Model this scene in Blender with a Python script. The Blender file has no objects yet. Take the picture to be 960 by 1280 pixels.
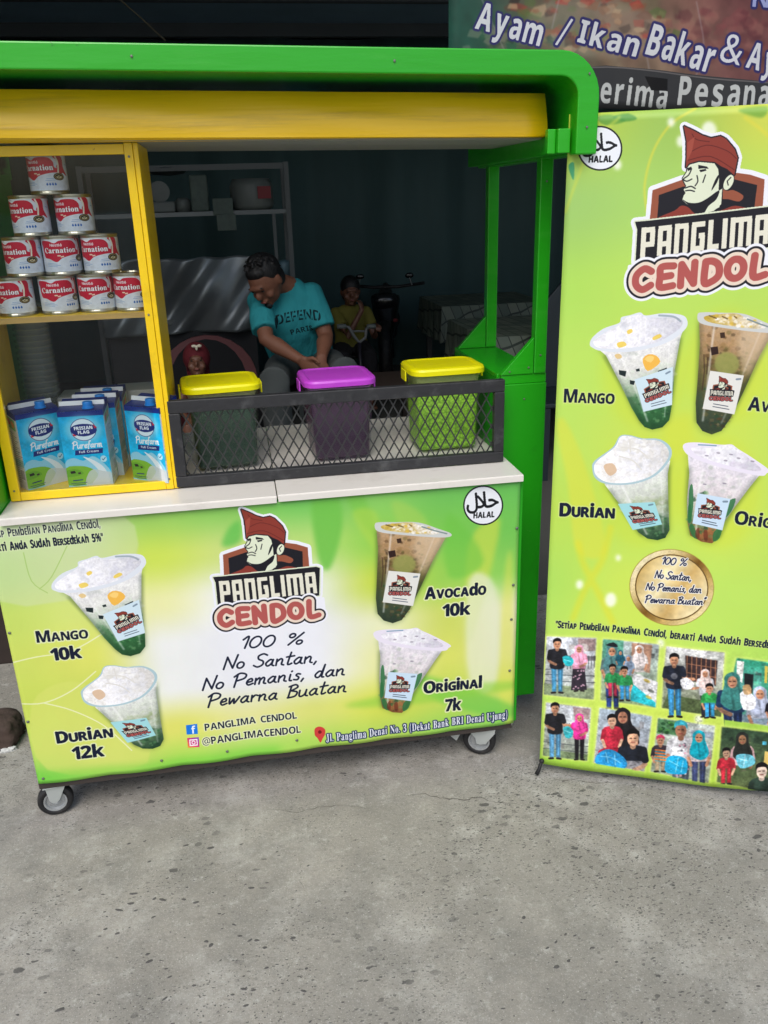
import bpy, bmesh, math, random, os
import numpy as np
from mathutils import Vector, Matrix, Euler
random.seed(7); rng = np.random.default_rng(7)
S = bpy.context.scene
R = math.radians
COL = S.collection

# ---------------------------------------------------------------- camera
FPX, PITCH, ROLL, YAW = 1045.71, .3571, -.0306, .1616
CAM = np.array([-.6445, -1.8682, 1.4701])
_fw = np.array([math.sin(YAW)*math.cos(PITCH), math.cos(YAW)*math.cos(PITCH), -math.sin(PITCH)])
_rt = np.array([math.cos(YAW), -math.sin(YAW), 0.]); _up = np.cross(_rt, _fw)
RT = _rt*math.cos(ROLL)+_up*math.sin(ROLL); UP = -_rt*math.sin(ROLL)+_up*math.cos(ROLL)
cd = bpy.data.cameras.new('camera'); cam = bpy.data.objects.new('camera', cd); COL.objects.link(cam)
cam.matrix_world = Matrix(((RT[0], UP[0], -_fw[0], CAM[0]), (RT[1], UP[1], -_fw[1], CAM[1]), (RT[2], UP[2], -_fw[2], CAM[2]), (0, 0, 0, 1)))
cd.sensor_fit = 'HORIZONTAL'; cd.sensor_width = 36; cd.lens = FPX/960*36; cd.clip_start = .05; cd.clip_end = 2000
S.camera = cam
# ---------------------------------------------------------------- sky, sun, exposure
SUN_EL, SUN_AZ = 52, 200          # compass azimuth of the sun, behind the camera to the left
w = bpy.data.worlds.new('World'); S.world = w; w.use_nodes = True
nt = w.node_tree; nt.nodes.clear()
sky = nt.nodes.new('ShaderNodeTexSky'); sky.sky_type = 'NISHITA'; sky.sun_disc = False
sky.sun_elevation = R(SUN_EL); sky.sun_rotation = R(SUN_AZ); sky.air_density = 1.0; sky.dust_density = 3.0; sky.ozone_density = 1.0
bg = nt.nodes.new('ShaderNodeBackground'); bg.inputs[1].default_value = .12
wo = nt.nodes.new('ShaderNodeOutputWorld'); nt.links.new(sky.outputs[0], bg.inputs[0]); nt.links.new(bg.outputs[0], wo.inputs[0])
sd = bpy.data.lights.new('sun', 'SUN'); sd.energy = 1.5; sd.angle = R(40); sd.color = (1, .975, .95)
sun = bpy.data.objects.new('sun', sd); COL.objects.link(sun)
az = R(SUN_AZ); el = R(SUN_EL)
sdir = Vector((math.sin(az)*math.cos(el), math.cos(az)*math.cos(el), math.sin(el)))
sun.rotation_euler = sdir.to_track_quat('Z', 'Y').to_euler()
S.view_settings.view_transform = 'Standard'; S.view_settings.look = 'None'
S.view_settings.exposure = 0.3; S.view_settings.gamma = 1
S.cycles.max_bounces = 8; S.cycles.transparent_max_bounces = 16

# ---------------------------------------------------------------- measuring the place from photograph pixels
def _ray(u, v):
    u = np.asarray(u, float); v = np.asarray(v, float)
    return _fw + RT*((u-480)/FPX)[..., None] - UP*((v-640)/FPX)[..., None]
def PY(u, v, Y):
    d = _ray(u, v); return Vector(CAM+d*(Y-CAM[1])/d[1])
def PZ(u, v, Z):
    d = _ray(u, v); return Vector(CAM+d*(Z-CAM[2])/d[2])
def PX(u, v, X):
    d = _ray(u, v); return Vector(CAM+d*(X-CAM[0])/d[0])
def plane_map(o, ux, uy):
    o = np.array(o, float); ux = np.array(ux, float); uy = np.array(uy, float); n = np.cross(ux, uy)
    def f(p):
        p = np.atleast_2d(np.asarray(p, float)); d = _ray(p[:, 0], p[:, 1])
        t = ((o-CAM)@n)/(d@n); q = CAM+d*t[:, None]-o
        return np.stack([q@ux, q@uy], 1)
    return f

# ---------------------------------------------------------------- object helpers
def tag(o, label=None, cat=None, group=None, kind=None):
    if label: o['label'] = label
    if cat: o['category'] = cat
    if group: o['group'] = group
    if kind: o['kind'] = kind
    return o
def org(o):
    v = Vector((0, 0, 0))
    while o is not None: v += o.location; o = o.parent
    return v
def empty(name, loc, label=None, cat=None, group=None):
    o = bpy.data.objects.new(name, None); o.location = loc; o.empty_display_size = .05; COL.objects.link(o)
    return tag(o, label, cat, group)
def link(name, me, m, parent=None, smooth=False, loc=None):
    me.name = name
    if m is not None: me.materials.append(m)
    o = bpy.data.objects.new(name, me)
    if parent is not None:
        me.transform(Matrix.Translation(-org(parent))); o.parent = parent
    elif loc is not None:
        me.transform(Matrix.Translation(-Vector(loc))); o.location = loc
    COL.objects.link(o)
    if smooth:
        me.polygons.foreach_set('use_smooth', [True]*len(me.polygons))
    return o
class MB:
    def __init__(s): s.v = []; s.f = []
    def add(s, vs, fs):
        n = len(s.v); s.v += [tuple(v) for v in vs]; s.f += [tuple(i+n for i in f) for f in fs]; return s
    def box(s, a, b, rz=0, piv=None):
        x0, y0, z0 = [min(a[i], b[i]) for i in range(3)]; x1, y1, z1 = [max(a[i], b[i]) for i in range(3)]
        vs = [Vector(p) for p in ((x0, y0, z0), (x1, y0, z0), (x1, y1, z0), (x0, y1, z0), (x0, y0, z1), (x1, y0, z1), (x1, y1, z1), (x0, y1, z1))]
        if rz:
            pv = Vector(piv) if piv else Vector(((x0+x1)/2, (y0+y1)/2, 0)); M = Matrix.Rotation(rz, 3, 'Z')
            vs = [M@(v-pv)+pv for v in vs]
        return s.add(vs, [(0, 3, 2, 1), (4, 5, 6, 7), (0, 1, 5, 4), (1, 2, 6, 5), (2, 3, 7, 6), (3, 0, 4, 7)])
    def bar(s, p, q, w, d, up=(0, 0, 1)):
        p = Vector(p); q = Vector(q); t = (q-p).normalized(); u = Vector(up)
        if abs(t.dot(u)) > .95: u = Vector((0, 1, 0))
        a = t.cross(u).normalized()*w/2; b = a.cross(t).normalized()*d/2
        vs = [p-a-b, p+a-b, p+a+b, p-a+b, q-a-b, q+a-b, q+a+b, q-a+b]
        return s.add(vs, [(0, 1, 2, 3), (7, 6, 5, 4), (0, 4, 5, 1), (1, 5, 6, 2), (2, 6, 7, 3), (3, 7, 4, 0)])
    def prism(s, pts, vec):
        n = len(pts); vec = Vector(vec); P = [Vector(p) for p in pts]
        return s.add(P+[p+vec for p in P], [tuple(range(n))[::-1], tuple(range(n, 2*n))]+[(i, (i+1) % n, n+(i+1) % n, n+i) for i in range(n)])
    def tube(s, pts, rad, seg=10, caps=True, up=(0, 1, 0)):
        P = [Vector(p) for p in pts]; n = len(P)
        if not hasattr(rad, '__len__'): rad = [rad]*n
        rings = []; u0 = Vector(up)
        for i, p in enumerate(P):
            t = (P[min(i+1, n-1)]-P[max(i-1, 0)]).normalized()
            a = t.cross(u0)
            if a.length < .1: a = t.cross(Vector((1, 0, .01)))
            a.normalize(); b = t.cross(a).normalized()
            r = rad[i]; rx, ry = r if hasattr(r, '__len__') else (r, r)
            rings.append([p+a*math.cos(2*math.pi*k/seg)*rx+b*math.sin(2*math.pi*k/seg)*ry for k in range(seg)])
        vs = [v for r in rings for v in r]; fs = []
        for i in range(n-1):
            for k in range(seg):
                k2 = (k+1) % seg; fs.append((i*seg+k, i*seg+k2, (i+1)*seg+k2, (i+1)*seg+k))
        if caps: fs += [tuple(range(seg))[::-1], tuple(range((n-1)*seg, n*seg))]
        return s.add(vs, fs)
    def lathe(s, prof, c=(0, 0, 0), axis='Z', seg=32, M=None, caps=True):
        vs = []; fs = []; n = len(prof)
        for r, z in prof:
            for k in range(seg):
                a = 2*math.pi*k/seg; v = Vector((r*math.cos(a), r*math.sin(a), z))
                if M is not None: v = M@v
                vs.append(v+Vector(c))
        for i in range(n-1):
            for k in range(seg):
                k2 = (k+1) % seg; fs.append((i*seg+k, i*seg+k2, (i+1)*seg+k2, (i+1)*seg+k))
        if caps: fs += [tuple(range(seg))[::-1], tuple(range((n-1)*seg, n*seg))]
        return s.add(vs, fs)
    def ball(s, c, r, seg=14, rings=9, M=None):
        rx, ry, rz = r if hasattr(r, '__len__') else (r, r, r); prof = []
        vs = []; fs = []
        for i in range(1, rings):
            t = math.pi*i/rings
            for k in range(seg):
                a = 2*math.pi*k/seg; v = Vector((rx*math.sin(t)*math.cos(a), ry*math.sin(t)*math.sin(a), -rz*math.cos(t))); vs.append(v)
        vs += [Vector((0, 0, -rz)), Vector((0, 0, rz))]; nb = len(vs)-2
        for i in range(rings-2):
            for k in range(seg):
                k2 = (k+1) % seg; fs.append((i*seg+k, i*seg+k2, (i+1)*seg+k2, (i+1)*seg+k))
        for k in range(seg):
            k2 = (k+1) % seg; fs.append((nb, k2, k)); fs.append((nb+1, (rings-2)*seg+k, (rings-2)*seg+k2))
        if M is not None: vs = [M@v for v in vs]
        return s.add([v+Vector(c) for v in vs], fs)
    def build(s, name, m, parent=None, bevel=0, smooth=False, loc=None, segs=2):
        me = bpy.data.meshes.new(name); me.from_pydata(s.v, [], s.f); me.validate()
        bm = bmesh.new(); bm.from_mesh(me); bmesh.ops.recalc_face_normals(bm, faces=bm.faces); bm.to_mesh(me); bm.free()
        o = link(name, me, m, parent, smooth, loc)
        if bevel:
            b = o.modifiers.new('bevel', 'BEVEL'); b.width = bevel; b.segments = segs; b.limit_method = 'ANGLE'; b.angle_limit = R(40)
        return o
def solid(name, mb, m, parent=None, voxel=.006, sm=4, loc=None, disp=0):
    """fuse overlapping shapes into one continuous smooth surface"""
    me = bpy.data.meshes.new('tmp'); me.from_pydata(mb.v, [], mb.f)
    bm = bmesh.new(); bm.from_mesh(me); bmesh.ops.recalc_face_normals(bm, faces=bm.faces); bm.to_mesh(me); bm.free()
    o = bpy.data.objects.new('tmp', me); COL.objects.link(o)
    r = o.modifiers.new('r', 'REMESH'); r.mode = 'VOXEL'; r.voxel_size = voxel
    k = o.modifiers.new('s', 'SMOOTH'); k.iterations = sm; k.factor = .5
    bpy.context.view_layer.update()
    dg = bpy.context.evaluated_depsgraph_get()
    m2 = bpy.data.meshes.new_from_object(o.evaluated_get(dg)); bpy.data.objects.remove(o); bpy.data.meshes.remove(me)
    return link(name, m2, m, parent, True, loc)

# ---------------------------------------------------------------- materials
def srgb(c):
    c = np.array(c, float)/255.; return tuple(np.where(c <= .04045, c/12.92, ((c+.055)/1.055)**2.4))+(1.,)
def mat(name, col, rough=.5, metal=0., var=.12, scale=6., bump=0., bscale=60., spec=.5, dirt=0., dcol=(60, 50, 40), dscale=3., alpha=1., trans=0., coat=0., stretch=None, sheen=0., sss=0., chip=None):
    m = bpy.data.materials.new(name); m.use_nodes = True; t = m.node_tree; L = t.links; b = t.nodes['Principled BSDF']
    b.inputs['Roughness'].default_value = rough; b.inputs['Metallic'].default_value = metal
    b.inputs['Specular IOR Level'].default_value = spec; b.inputs['Alpha'].default_value = alpha
    b.inputs['Transmission Weight'].default_value = trans; b.inputs['Coat Weight'].default_value = coat
    b.inputs['Sheen Weight'].default_value = sheen
    if sss: b.inputs['Subsurface Weight'].default_value = sss; b.inputs['Subsurface Scale'].default_value = .01
    c = srgb(col); tc = t.nodes.new('ShaderNodeTexCoord'); src = tc.outputs['Object']
    if stretch:
        mp = t.nodes.new('ShaderNodeMapping'); mp.inputs['Scale'].default_value = stretch; L.new(src, mp.inputs[0]); src = mp.outputs[0]
    n = t.nodes.new('ShaderNodeTexNoise'); n.inputs['Scale'].default_value = scale; n.inputs['Detail'].default_value = 6; L.new(src, n.inputs['Vector'])
    mx = t.nodes.new('ShaderNodeMix'); mx.data_type = 'RGBA'
    mx.inputs[6].default_value = tuple(x*(1-var) for x in c[:3])+(1,); mx.inputs[7].default_value = tuple(min(1, x*(1+var)) for x in c[:3])+(1,)
    L.new(n.outputs[0], mx.inputs[0]); out = mx.outputs[2]
    if dirt:
        n2 = t.nodes.new('ShaderNodeTexNoise'); n2.inputs['Scale'].default_value = dscale; n2.inputs['Detail'].default_value = 10; n2.inputs['Roughness'].default_value = .7; L.new(src, n2.inputs['Vector'])
        cr = t.nodes.new('ShaderNodeValToRGB'); cr.color_ramp.elements[0].position = .52; cr.color_ramp.elements[1].position = .75
        cr.color_ramp.elements[1].color = (dirt,)*3+(1,); L.new(n2.outputs[0], cr.inputs[0])
        m2 = t.nodes.new('ShaderNodeMix'); m2.data_type = 'RGBA'; m2.inputs[7].default_value = srgb(dcol)
        L.new(cr.outputs[0], m2.inputs[0]); L.new(out, m2.inputs[6]); out = m2.outputs[2]
    if chip:
        n4 = t.nodes.new('ShaderNodeTexNoise'); n4.inputs['Scale'].default_value = 38; n4.inputs['Detail'].default_value = 8; n4.inputs['Roughness'].default_value = .75; L.new(tc.outputs['Object'], n4.inputs['Vector'])
        c4 = t.nodes.new('ShaderNodeValToRGB'); c4.color_ramp.elements[0].position = .66; c4.color_ramp.elements[1].position = .69; L.new(n4.outputs[0], c4.inputs[0])
        m4 = t.nodes.new('ShaderNodeMix'); m4.data_type = 'RGBA'; m4.inputs[7].default_value = srgb(chip); L.new(c4.outputs[0], m4.inputs[0]); L.new(out, m4.inputs[6]); out = m4.outputs[2]
    L.new(out, b.inputs['Base Color'])
    if bump:
        n3 = t.nodes.new('ShaderNodeTexNoise'); n3.inputs['Scale'].default_value = bscale; n3.inputs['Detail'].default_value = 5; L.new(src, n3.inputs['Vector'])
        bp = t.nodes.new('ShaderNodeBump'); bp.inputs['Strength'].default_value = bump; bp.inputs['Distance'].default_value = .004
        L.new(n3.outputs[0], bp.inputs['Height']); L.new(bp.outputs[0], b.inputs['Normal'])
    return m
def print_mat(name, img, rough=.4, bump=.15, bscale=7, dist=.006, spec=.25):
    m = bpy.data.materials.new(name); m.use_nodes = True; t = m.node_tree; L = t.links; b = t.nodes['Principled BSDF']
    b.inputs['Roughness'].default_value = rough; b.inputs['Specular IOR Level'].default_value = spec
    i = t.nodes.new('ShaderNodeTexImage'); i.image = img; i.extension = 'EXTEND'; L.new(i.outputs[0], b.inputs['Base Color'])
    if bump:
        tc = t.nodes.new('ShaderNodeTexCoord'); n = t.nodes.new('ShaderNodeTexNoise'); n.inputs['Scale'].default_value = bscale; n.inputs['Detail'].default_value = 3
        mp = t.nodes.new('ShaderNodeMapping'); mp.inputs['Scale'].default_value = (1, 1, .35); L.new(tc.outputs['Object'], mp.inputs[0]); L.new(mp.outputs[0], n.inputs['Vector'])
        bp = t.nodes.new('ShaderNodeBump'); bp.inputs['Strength'].default_value = bump; bp.inputs['Distance'].default_value = dist
        L.new(n.outputs[0], bp.inputs['Height']); L.new(bp.outputs[0], b.inputs['Normal'])
    return m
# ---------------------------------------------------------------- flat print: a small vector painter
FD = os.path.join(bpy.utils.system_resource('DATAFILES'), 'fonts')
_fonts = {}
def font(k):
    if k not in _fonts:
        fn = {'M': 'NotoSansMath-Regular.woff2', 'I': 'Inter.woff2', 'A': 'NotoSansArabic-VariableFont_wdth,wght.woff2'}[k]
        try: _fonts[k] = bpy.data.fonts.load(os.path.join(FD, fn))
        except Exception: _fonts[k] = None
    return _fonts[k]
_gl = {}
def glyph(k, ch):
    """outline edges (n,4) of one glyph, and its x range; em scaled so that a capital is about .7 high"""
    if (k, ch) in _gl: return _gl[k, ch]
    c = bpy.data.curves.new('g', 'FONT'); c.resolution_u = 3; f = font(k)
    if f: c.font = f
    c.body = ch; c.fill_mode = 'NONE'; o = bpy.data.objects.new('g', c); m = o.to_mesh()
    co = np.array([v.co[:2] for v in m.vertices]).reshape(-1, 2); ed = np.array([tuple(e.vertices) for e in m.edges], int).reshape(-1, 2)
    E = np.concatenate([co[ed[:, 0]], co[ed[:, 1]]], 1) if len(ed) else np.zeros((0, 4))
    r = (E, co[:, 0].min() if len(co) else 0, co[:, 0].max() if len(co) else .2)
    o.to_mesh_clear(); bpy.data.objects.remove(o); bpy.data.curves.remove(c)
    _gl[k, ch] = r; return r
def bold(ch, st):
    o = ord(ch)
    A, a, d = {'S': (0x1D5D4, 0x1D5EE, 0x1D7EC), 'T': (0x1D400, 0x1D41A, 0x1D7CE)}[st]
    if 65 <= o <= 90: return chr(A+o-65)
    if 97 <= o <= 122: return chr(a+o-97)
    if 48 <= o <= 57: return chr(d+o-48)
    return ch
def ell(cx, cy, rx, ry=None, a=0, n=40, t0=0, t1=360):
    ry = rx if ry is None else ry; t = np.radians(np.linspace(t0, t1, n)); a = math.radians(a)
    x = rx*np.cos(t); y = ry*np.sin(t); return np.stack([cx+x*math.cos(a)-y*math.sin(a), cy+x*math.sin(a)+y*math.cos(a)], 1)
def smooth(P, k=6, closed=False):
    P = np.array(P, float); n = len(P); out = []
    for i in range(n if closed else n-1):
        g = (lambda j: P[j % n]) if closed else (lambda j: P[min(max(j, 0), n-1)])
        p0, p1, p2, p3 = g(i-1), g(i), g(i+1), g(i+2)
        for t in np.linspace(0, 1, k, endpoint=False):
            out.append(.5*((2*p1)+(-p0+p2)*t+(2*p0-5*p1+4*p2-p3)*t*t+(-p0+3*p1-3*p2+p3)*t**3))
    if not closed: out.append(P[-1])
    return np.array(out)
def vnoise(h, w, s, seed=0, oct=3):
    g = np.random.default_rng(seed); out = np.zeros((h, w), np.float32); amp = 1; tot = 0
    for o in range(oct):
        c = max(2, s/2**o); gh, gw = int(h/c)+3, int(w/c)+3; a = g.random((gh, gw)).astype(np.float32)
        y = np.arange(h)/c; x = np.arange(w)/c; yi = y.astype(int); xi = x.astype(int); fy = (y-yi)[:, None]; fx = (x-xi)[None]
        fy = fy*fy*(3-2*fy); fx = fx*fx*(3-2*fx)
        a0 = a[yi][:, xi]*(1-fx)+a[yi][:, xi+1]*fx; a1 = a[yi+1][:, xi]*(1-fx)+a[yi+1][:, xi+1]*fx
        out += amp*(a0*(1-fy)+a1*fy); tot += amp; amp *= .5
    return out/tot
def boxblur(a, r):
    r = int(round(r))
    if r < 1: return a
    for ax in (0, 1):
        for _ in range(2):
            p = np.pad(a, [(r+1, r) if i == ax else (0, 0) for i in range(2)], mode='edge'); c = np.cumsum(p, ax)
            n = a.shape[ax]
            a = (np.take(c, range(2*r+1, 2*r+1+n), ax)-np.take(c, range(0, n), ax))/(2*r+1)
    return a
def dilate(a, r):
    r = int(round(r)); out = a.copy(); h, w = a.shape
    if r < 1: return out
    for dy in range(-r, r+1):
        k = int(math.sqrt(r*r-dy*dy)); p = np.pad(a, ((0, 0), (k+1, k))); c = np.cumsum(p > .5, 1, dtype=np.float32)
        m = ((c[:, 2*k+1:2*k+1+w]-c[:, :w]) > 0).astype(np.float32)
        if dy >= 0: out[dy:] = np.maximum(out[dy:], m[:h-dy])
        else: out[:dy] = np.maximum(out[:dy], m[-dy:])
    return out
class Canvas:
    def __init__(s, w, h, ppm, col=(255, 255, 255)):
        s.ppm = ppm; s.W = int(round(w*ppm)); s.H = int(round(h*ppm)); s.a = np.empty((s.H, s.W, 3), np.float32); s.a[:] = np.array(col)/255.
    def image(s, name):
        im = bpy.data.images.new(name, s.W, s.H); b = np.ones((s.H, s.W, 4), np.float32); b[..., :3] = np.clip(s.a, 0, 1)
        im.pixels.foreach_set(b.ravel()); im.update(); im.pack(); return im
    def _box(s, P, pad):
        x0 = max(0, int(P[:, 0].min()-pad)); x1 = min(s.W, int(P[:, 0].max()+pad)+2)
        y0 = max(0, int(P[:, 1].min()-pad)); y1 = min(s.H, int(P[:, 1].max()+pad)+2)
        return (x0, y0, x1, y1) if x1 > x0 and y1 > y0 else None
    def edges_mask(s, E, pad=2, ss=2):
        """non-zero winding fill of edges given in metres"""
        E = E*s.ppm; bx = s._box(np.concatenate([E[:, :2], E[:, 2:]]), pad)
        if bx is None: return None
        x0, y0, x1, y1 = bx; H, W = (y1-y0)*ss, (x1-x0)*ss; cnt = np.zeros((H, W+1), np.float32)
        Q = (E-np.array([x0, y0, x0, y0]))*ss
        for ax, ay, cx, cy in Q:
            if ay == cy: continue
            sg = 1
            if ay > cy: ax, ay, cx, cy = cx, cy, ax, ay; sg = -1
            r0 = max(0, int(math.ceil(ay-.5))); r1 = min(H-1, int(math.ceil(cy-.5))-1)
            if r1 < r0: continue
            r = np.arange(r0, r1+1); xs = ax+(r+.5-ay)*(cx-ax)/(cy-ay)
            np.add.at(cnt, (r, np.clip(np.ceil(xs-.5), 0, W).astype(int)), sg)
        m = (np.abs(np.cumsum(cnt, 1)[:, :W]) > .5).astype(np.float32)
        return m.reshape(y1-y0, ss, x1-x0, ss).mean((1, 3)), x0, y0
    def comp(s, M, col, op=1., blur=0, grow=0, fn=None):
        if M is None: return
        a, x0, y0 = M
        if grow: a = dilate(a, grow*s.ppm)
        if blur: a = boxblur(a, blur*s.ppm)
        h, w = a.shape; v = s.a[y0:y0+h, x0:x0+w]
        c = fn(x0, y0, w, h) if fn else np.array(col, np.float32)[:3]/255.
        v[:] = v*(1-a[..., None]*op)+c*a[..., None]*op
def closed_edges(P):
    P = np.asarray(P); return np.concatenate([P, np.roll(P, -1, 0)], 1)
class Pen:
    """draws in some local coordinates f -> canvas metres"""
    def __init__(s, cv, f):
        s.cv = cv; s.f = f
    def sc(s, p):
        a = s.f(np.array([p, (p[0]+10, p[1]), (p[0], p[1]+10)], float)); return (np.linalg.norm(a[1]-a[0])+np.linalg.norm(a[2]-a[0]))/20
    def poly(s, P, col, op=1., blur=0, grow=0, sm=0, fn=None):
        P = np.array(P, float); k = s.sc(P.mean(0))
        if sm: P = smooth(P, sm, True)
        M = s.cv.edges_mask(closed_edges(s.f(P)), pad=(blur*2.5+grow)*k*s.cv.ppm+2); s.cv.comp(M, col, op, blur*k, grow*k, fn)
    def stroke_m(s, LL, wd, pad=0):
        """mask of round-capped strokes; wd in local units (scalar)"""
        k = s.sc(np.mean(np.concatenate([np.atleast_2d(l) for l in LL]), 0)); r = wd*k*s.cv.ppm/2
        Q = [s.f(np.array(l, float))*s.cv.ppm for l in LL]; bx = s.cv._box(np.concatenate(Q), r+2+pad)
        if bx is None: return None
        x0, y0, x1, y1 = bx; a = np.zeros((y1-y0, x1-x0), np.float32)
        for q in Q:
            for p0, p1 in zip(q[:-1], q[1:]) if len(q) > 1 else [(q[0], q[0])]:
                bx0 = max(x0, int(min(p0[0], p1[0])-r-2)); bx1 = min(x1, int(max(p0[0], p1[0])+r+3)); by0 = max(y0, int(min(p0[1], p1[1])-r-2)); by1 = min(y1, int(max(p0[1], p1[1])+r+3))
                if bx1 <= bx0 or by1 <= by0: continue
                X, Y = np.meshgrid(np.arange(bx0, bx1)+.5, np.arange(by0, by1)+.5); d = p1-p0; L = max(d@d, 1e-9)
                t = np.clip(((X-p0[0])*d[0]+(Y-p0[1])*d[1])/L, 0, 1); D = np.hypot(X-p0[0]-t*d[0], Y-p0[1]-t*d[1])
                v = a[by0-y0:by1-y0, bx0-x0:bx1-x0]; np.maximum(v, np.clip(r-D+.5, 0, 1), out=v)
        return a, x0, y0
    def stroke(s, LL, wd, col, op=1., sm=0, blur=0, grow=0):
        if not hasattr(LL[0][0], '__len__'): LL = [LL]
        if sm: LL = [smooth(l, sm) for l in LL]
        k = s.sc(LL[0][0]); s.cv.comp(s.stroke_m(LL, wd, pad=(blur*2.5+grow)*k*s.cv.ppm), col, op, blur*k, grow*k)
    def text(s, txt, p0, p1, hgt, col, style='S', fnt='M', outline=None, ow=0, fat=0, caps=.8, shear=0, gap=.07, arc=0, word=.3):
        """txt set between baseline points p0..p1 (local), capital height hgt (local); Style c = small capitals"""
        a = s.f(np.array([p0, p1], float)); k = s.sc(p0); ux = a[1]-a[0]; L = np.linalg.norm(ux); ux /= L; uy = np.array([-ux[1], ux[0]])
        if s.f(np.array([[p0[0], p0[1]-5]], float))[0]@uy < a[0]@uy: uy = -uy
        items = []; x = 0
        for ch in txt:
            if ch == ' ': x += word; continue
            sc = 1.
            if 'c' in style and ch.islower() and ch not in 'dlhkib': ch = ch.upper(); sc = caps
            g = bold(ch, 'T' if 'T' in style else 'S') if style[0] in 'ST' else ch
            E, xa, xb = glyph(fnt, g)
            items.append((E, x-xa*sc, sc)); x += (xb-xa)*sc+gap
        tot = x-gap; H = hgt*k/.48; sx = L/tot; ES = []
        for E, ox, sc in items:
            if not len(E): continue
            G = E.copy()*sc; G[:, [0, 2]] += ox+shear*G[:, [1, 3]]
            G = G*np.array([sx, H, sx, H])
            for j in (0, 2):
                xx = G[:, j]; yy = G[:, j+1]+arc*k*(1-(2*xx/L-1)**2)
                P = a[0]+xx[:, None]*ux+yy[:, None]*uy; G[:, j:j+2] = P
            ES.append(G)
        E = np.concatenate(ES); M = s.cv.edges_mask(E, pad=(ow+fat)*k*s.cv.ppm+3)
        if M is None: return
        if outline is not None: s.cv.comp((dilate(M[0], (ow+fat)*k*s.cv.ppm), M[1], M[2]), outline, blur=.6/s.cv.ppm*1.2)
        s.cv.comp(M, col, grow=fat*k)
    def sfont(s, F, txt, p0, p1, hgt, wd, col, shear=0, gap=.12, word=.4, layers=(), sm=5, sq=False):
        """single-stroke lettering; layers = [(extra width, colour)] drawn underneath"""
        x = 0; LL = []
        for ch in txt:
            if ch == ' ': x += word; continue
            w_, gl = F[ch]
            for l in gl: LL.append(np.array([(x+px+shear*py, py) for px, py in l]))
            x += w_+gap
        tot = x-gap; p0 = np.array(p0, float); p1 = np.array(p1, float); d = p1-p0; n = np.array([d[1], -d[0]])/np.linalg.norm(d)
        if n[1] > 0: n = -n
        LL = [p0+(l[:, :1]/tot)*d+l[:, 1:]*hgt*n for l in LL]
        if sm: LL = [smooth(l, sm) if len(l) > 2 else l for l in LL]
        for e, c in layers:
            s.cv.comp(s.stroke_m(LL, wd+e), c)
        if sq:
            for l in LL:
                for q0, q1 in zip(l[:-1], l[1:]):
                    t = (q1-q0)/np.linalg.norm(q1-q0); nn = np.array([-t[1], t[0]])*wd/2
                    s.poly([q0+nn, q1+nn, q1-nn, q0-nn], col)
        else: s.cv.comp(s.stroke_m(LL, wd), col)
def aff(src, dst):
    A = np.concatenate([np.array(src, float), np.ones((3, 1))], 1); X = np.linalg.solve(A, np.array(dst, float))
    return lambda p: np.concatenate([np.atleast_2d(p), np.ones((len(np.atleast_2d(p)), 1))], 1)@X
_o = lambda cx, cy, rx, ry: [tuple(p) for p in ell(cx, cy, rx, ry, n=13, t0=70, t1=430)]
SCRIPT = {'1': (.25, [[(0, .75), (.22, 1), (.22, 0)]]), '0': (.5, [_o(.25, .48, .25, .48)]), '%': (.7, [_o(.14, .8, .13, .17), _o(.58, .18, .13, .17), [(.62, 1), (.1, 0)]]),
 'N': (.6, [[(0, 0), (.05, .95)], [(.05, .95), (.5, .05)], [(.5, .05), (.62, 1.08)]]), 'o': (.38, [_o(.19, .24, .19, .24)]),
 'S': (.5, [[(.58, .88), (.35, 1), (.1, .85), (.15, .6), (.42, .42), (.45, .15), (.2, -.02), (-.05, .12)]]),
 'a': (.46, [[(.36, .42), (.2, .5), (0, .22), (.12, 0), (.3, .15), (.37, .48)], [(.37, .48), (.36, .1), (.48, 0)]]),
 'n': (.44, [[(0, .48), (.02, 0)], [(.03, .3), (.2, .5), (.32, .4), (.32, .08), (.45, 0)]]), 't': (.33, [[(.15, .95), (.1, .1), (.2, 0), (.33, .08)], [(-.05, .6), (.38, .66)]]),
 'P': (.55, [[(.08, .95), (.03, -.05)], [(-.1, .8), (.2, 1.05), (.55, .9), (.5, .6), (.1, .45)]]), 'e': (.36, [[(.02, .22), (.3, .3), (.25, .5), (.08, .42), (.02, .18), (.15, 0), (.38, .1)]]),
 'm': (.6, [[(0, .48), (.02, 0)], [(.03, .3), (.18, .5), (.25, .38), (.25, 0)], [(.26, .3), (.4, .5), (.5, .4), (.5, .06), (.62, 0)]]), 'i': (.18, [[(.05, .5), (.06, .05), (.18, 0)], [(.08, .74), (.1, .77)]]),
 's': (.3, [[(.3, .45), (.15, .5), (.08, .38), (.25, .2), (.2, .02), (0, .05)]]), 'd': (.48, [[(.36, .42), (.18, .5), (0, .22), (.12, 0), (.3, .15), (.42, 1)], [(.42, 1), (.38, .1), (.5, 0)]]),
 'w': (.56, [[(0, .5), (.06, .02), (.25, .4), (.32, .02), (.56, .52)]]), 'r': (.32, [[(0, .5), (.03, 0)], [(.04, .3), (.18, .5), (.34, .45)]]),
 'B': (.5, [[(.08, .95), (.03, 0)], [(-.05, .9), (.3, 1.02), (.45, .8), (.12, .55)], [(.12, .55), (.48, .4), (.4, .08), (0, 0)]]), 'u': (.48, [[(0, .5), (.02, .1), (.15, 0), (.33, .15), (.38, .5)], [(.38, .5), (.38, .08), (.5, 0)]]),
 ',': (.12, [[(.1, .06), (.02, -.16)]]), '"': (.2, [[(.05, 1.05), (.0, .85)], [(.18, 1.05), (.13, .85)]]), 'f': (.3, [[(.35, .95), (.2, .95), (.12, .5), (.08, -.2)], [(-.05, .5), (.3, .5)]])}
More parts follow.
